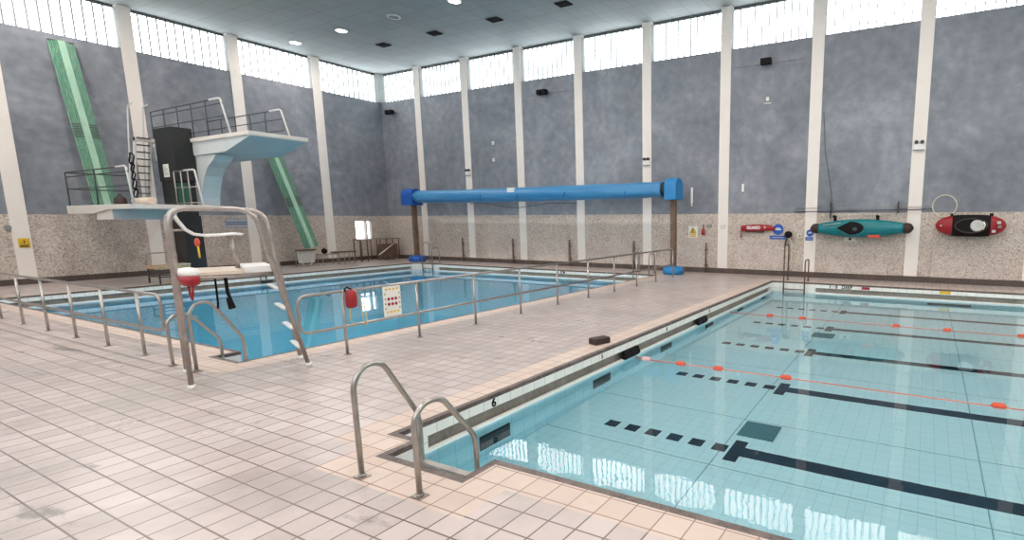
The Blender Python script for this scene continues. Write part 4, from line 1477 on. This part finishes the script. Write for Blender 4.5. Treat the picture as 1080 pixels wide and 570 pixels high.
root = thing('red_pouch', (19.10, 0, 1.66), 'small red emergency pouch hanging on the pebble wall left of pillar 17', 'pouch')
MB().loft([[(0.085 * s * math.cos(a), -0.05 + 0.045 * s * math.sin(a), z) for a in [2 * PI * i / 14 for i in range(14)]] for s, z in ((0.9, -0.13), (1.0, -0.08), (0.8, 0.05), (0.35, 0.12))]).build('pouch', M['red'], root)
MB().tube([(0, -0.05, 0.10), (0.0, -0.03, 0.26), (0.02, 0.0, 0.28)], 0.015, 6).build('loop', M['dark_metal'], root)
root = thing('wall_switch', (19.34, 0, 1.88), 'small grey switch pair beside the red pouch', 'switch')
MB().box((-0.10, -0.04, -0.06), (0.0, 0, 0.06)).box((0.03, -0.04, -0.06), (0.10, 0, 0.06)).build('boxes', M['grey_plastic'], root)

# red rescue tube on the wall
root = thing('rescue_tube', (21.3, -0.06, 1.82), 'red rescue tube with white lettering on the back wall', 'rescue tube')
MB().loft([[(x, -0.05 + d * math.cos(a), z + hh * math.sin(a)) for a in [2 * PI * i / 18 for i in range(18)]]
           for x, d, hh, z in ((-0.60, 0.02, 0.05, -0.03), (-0.56, 0.06, 0.11, -0.02), (-0.2, 0.07, 0.135, -0.01), (0.2, 0.07, 0.13, 0), (0.5, 0.06, 0.11, 0), (0.68, 0.05, 0.08, -0.03), (0.72, 0.02, 0.03, -0.04))]).build('foam_body', M['red'], root)
text('lettering', 'GUARD', 0.155, M['white'], root, (-0.08, -0.125, 0.0), FACE_S, bold=0.006)
text('mark', '+', 0.16, M['pink'], root, (0.36, -0.125, 0.01), FACE_S, bold=0.008)
MB().tube([(-0.58, -0.05, 0.0), (-0.58, -0.06, -0.40)], 0.022, 8).build('strap', M['red'], root)
MB().box((-0.42, -0.06, -0.18), (0.3, 0.05, -0.12)).build('shelf', M['dark_metal'], root)

def blue_sign(x, y, z, r, label, wrect, zrect, hrect):
    root = thing('mandatory_sign', (x, y, z), label, 'sign', 'round blue signs on the back wall')
    MB().disc((0, -0.005, 0), r, 'y', 0.01, 32).build('disc', M['royal_blue'], root)
    MB().box((-r * 0.55, -0.014, -r * 0.10), (r * 0.55, -0.01, r * 0.12)).box((-r * 0.30, -0.014, r * 0.2), (r * 0.30, -0.01, r * 0.32)).build('pictogram', M['white'], root)
    MB().box((-wrect / 2 - 0.02, -0.01, zrect - z - hrect / 2), (wrect / 2 - 0.02, 0, zrect - z + hrect / 2)).build('caption_plate', M['royal_blue'], root)
    MB().box((-wrect * 0.4, -0.013, zrect - z - 0.012), (wrect * 0.36, -0.01, zrect - z + 0.012)).build('caption_line', M['seat_grey'], root)
blue_sign(22.13, 0, 1.76, 0.205, 'larger round blue sign with a caption plate right of the red rescue tube', 0.60, 1.46, 0.14)
blue_sign(23.32, -0.035, 1.64, 0.13, 'smaller round blue sign with a caption plate on the pillar by the teal kayak', 0.28, 1.43, 0.13)

# black hanging bag with pale hose
root = thing('hanging_bag', (22.55, 0, 1.58), 'small black bag with a pale hose hanging left of the kayak pillar', 'bag')
MB().ball((0, -0.14, 0), 0.15, 1.0, 0.7, 0.85, 16).build('bag', M['black'], root)
MB().tube([(-0.05, -0.12, -0.1), (-0.10, -0.10, -0.30), (-0.12, -0.10, -0.48)], 0.03, 8).build('tail', M['dark_metal'], root)
MB().tube([(0.03, -0.12, -0.12), (0.14, -0.12, -0.35), (0.15, -0.12, -0.8), (0.10, -0.12, -1.1), (-0.05, -0.12, -1.3)], 0.02, 8).build('hose', M['cream'], root)
MB().tube([(0.12, -0.10, -0.12), (0.22, -0.10, -0.28)], 0.015, 6).build('hook', M['grey_plastic'], root)

root = thing('socket_box', (22.93, 0, 1.53), 'small pale socket box left of the kayak pillar', 'socket')
MB().box((-0.08, -0.03, -0.08), (0.08, 0, 0.08)).build('plate', M['cream'], root)
MB().disc((0.02, -0.035, 0), 0.045, 'y', 0.02, 16).build('dial', M['grey_plastic'], root)
root = thing('notice_plate', (24.72, 0, 1.44), 'small white notice plate on the wall under the teal kayak', 'notice')
MB().box((-0.2, -0.012, -0.08), (0.2, 0, 0.08)).build('plate', M['sign_paper'], root)
MB().disc((0, -0.016, 0), 0.05, 'y', 0.008, 16).build('mark', M['dark_brown'], root)

root = thing('notice_plate', (0.0, -7.55, 2.02), 'pale blue notice on the left wall under the upper platform', 'notice')
MB().box((0.0, -0.45, -0.20), (0.012, 0.45, 0.20)).build('plate', plain('blue_grey_notice', (0.22, 0.27, 0.36)), root)
MB().box((0.012, -0.42, 0.10), (0.016, 0.42, 0.16)).box((0.012, -0.42, -0.16), (0.016, 0.42, -0.10)).build('lines', M['seat_grey'], root)

# white strips on the blue wall
for k, (x, z0, z1, lab) in enumerate(((18.58, 2.78, 3.42, 'longer white strip light on the blue wall right of the roller'), (20.71, 3.20, 3.50, 'shorter white strip on the blue wall right of pillar 17'))):
    root = thing('wall_strip', (x, 0, z0), lab, 'strip', 'white strips on the blue wall')
    MB().box((-0.045, -0.03, 0), (0.045, 0, z1 - z0)).build('strip', M['white'], root)
    MB().box((-0.03, -0.04, -0.10), (0.03, 0, -0.02)).build('connector', M['grey_plastic'] if k else M['white'], root)

# floodlights high on the back wall
for k, (x, z, lab) in enumerate(((0.97, 7.9, 'small black floodlight high on the wall beside the corner'), (11.3, 7.84, 'pair of small black floodlights high on the middle of the back wall'),
                                 (21.54, 7.83, 'single square black floodlight high on the blue wall at the right'))):
    root = thing('floodlight', (x, 0, z), lab, 'floodlight', 'black floodlights high on the back wall')
    offs = (0,) if k == 2 else (-0.13, 0.15)
    for dx in offs:
        w = 0.19 if k == 2 else 0.11
        MB().box((dx - w, -0.36, -0.12), (dx + w, -0.14, 0.10)).build('head', M['black'], root, bevel=0.02)
        MB().tube([(dx, -0.16, 0.0), (dx, -0.004, 0.0)], 0.03, 8).build('arm', M['dark_metal'], root)
    MB().tube([(-1.3 if k else -0.9, -0.016, -0.02), (1.3 if k else 0.5, -0.016, -0.02)], 0.006, 6).build('conduit', M['grey_plastic'], root)
# twin emergency lights on pillars
for x, z, lab in ((6.33, 4.62, 'twin spot emergency light on the pillar near the left end of the roller'), (16.53, 4.64, 'twin spot emergency light on the pillar near the right end of the roller'),
                  (26.73, 4.66, 'twin spot emergency light on the pillar between the two kayaks')):
    root = thing('emergency_light', (x, -0.035, z), lab, 'emergency light', 'emergency lights on pillars')
    MB().box((-0.15, -0.08, -0.24), (0.15, 0, -0.05)).build('housing', M['white'], root, bevel=0.01)
    MB().box((-0.16, -0.085, -0.26), (0.16, 0.0, -0.24)).build('base_strip', M['grey_plastic'], root)
    for dx in (-0.085, 0.085):
        MB().tube_flat((dx, -0.12, 0.0), (dx, -0.02, 0.0), 0.06, 16).build('spot', M['dark_metal'], root)
# small white detector on the wall
root = thing('wall_detector', (21.58, 0, 6.5), 'small white detector on the blue wall below the right floodlight', 'detector')
MB().box((-0.05, -0.05, -0.02), (0.05, 0, 0.12)).build('body', M['white'], root)
MB().box((-0.12, -0.02, -0.12), (0.12, 0, -0.07)).build('bar', M['seat_grey'], root)
for z, lab in ((5.85, 'upper small white detector on the blue wall, second bay of the roller'), (5.05, 'lower small white detector on the blue wall, second bay of the roller')):
    root = thing('wall_detector', (8.05, 0, z), lab, 'detector', 'white detectors over the roller')
    MB().box((-0.07, -0.05, -0.08), (0.07, 0, 0.08)).build('body', M['white'], root, bevel=0.01)
    MB().ball((0, -0.05, 0), 0.04).build('lens', M['seat_grey'], root)
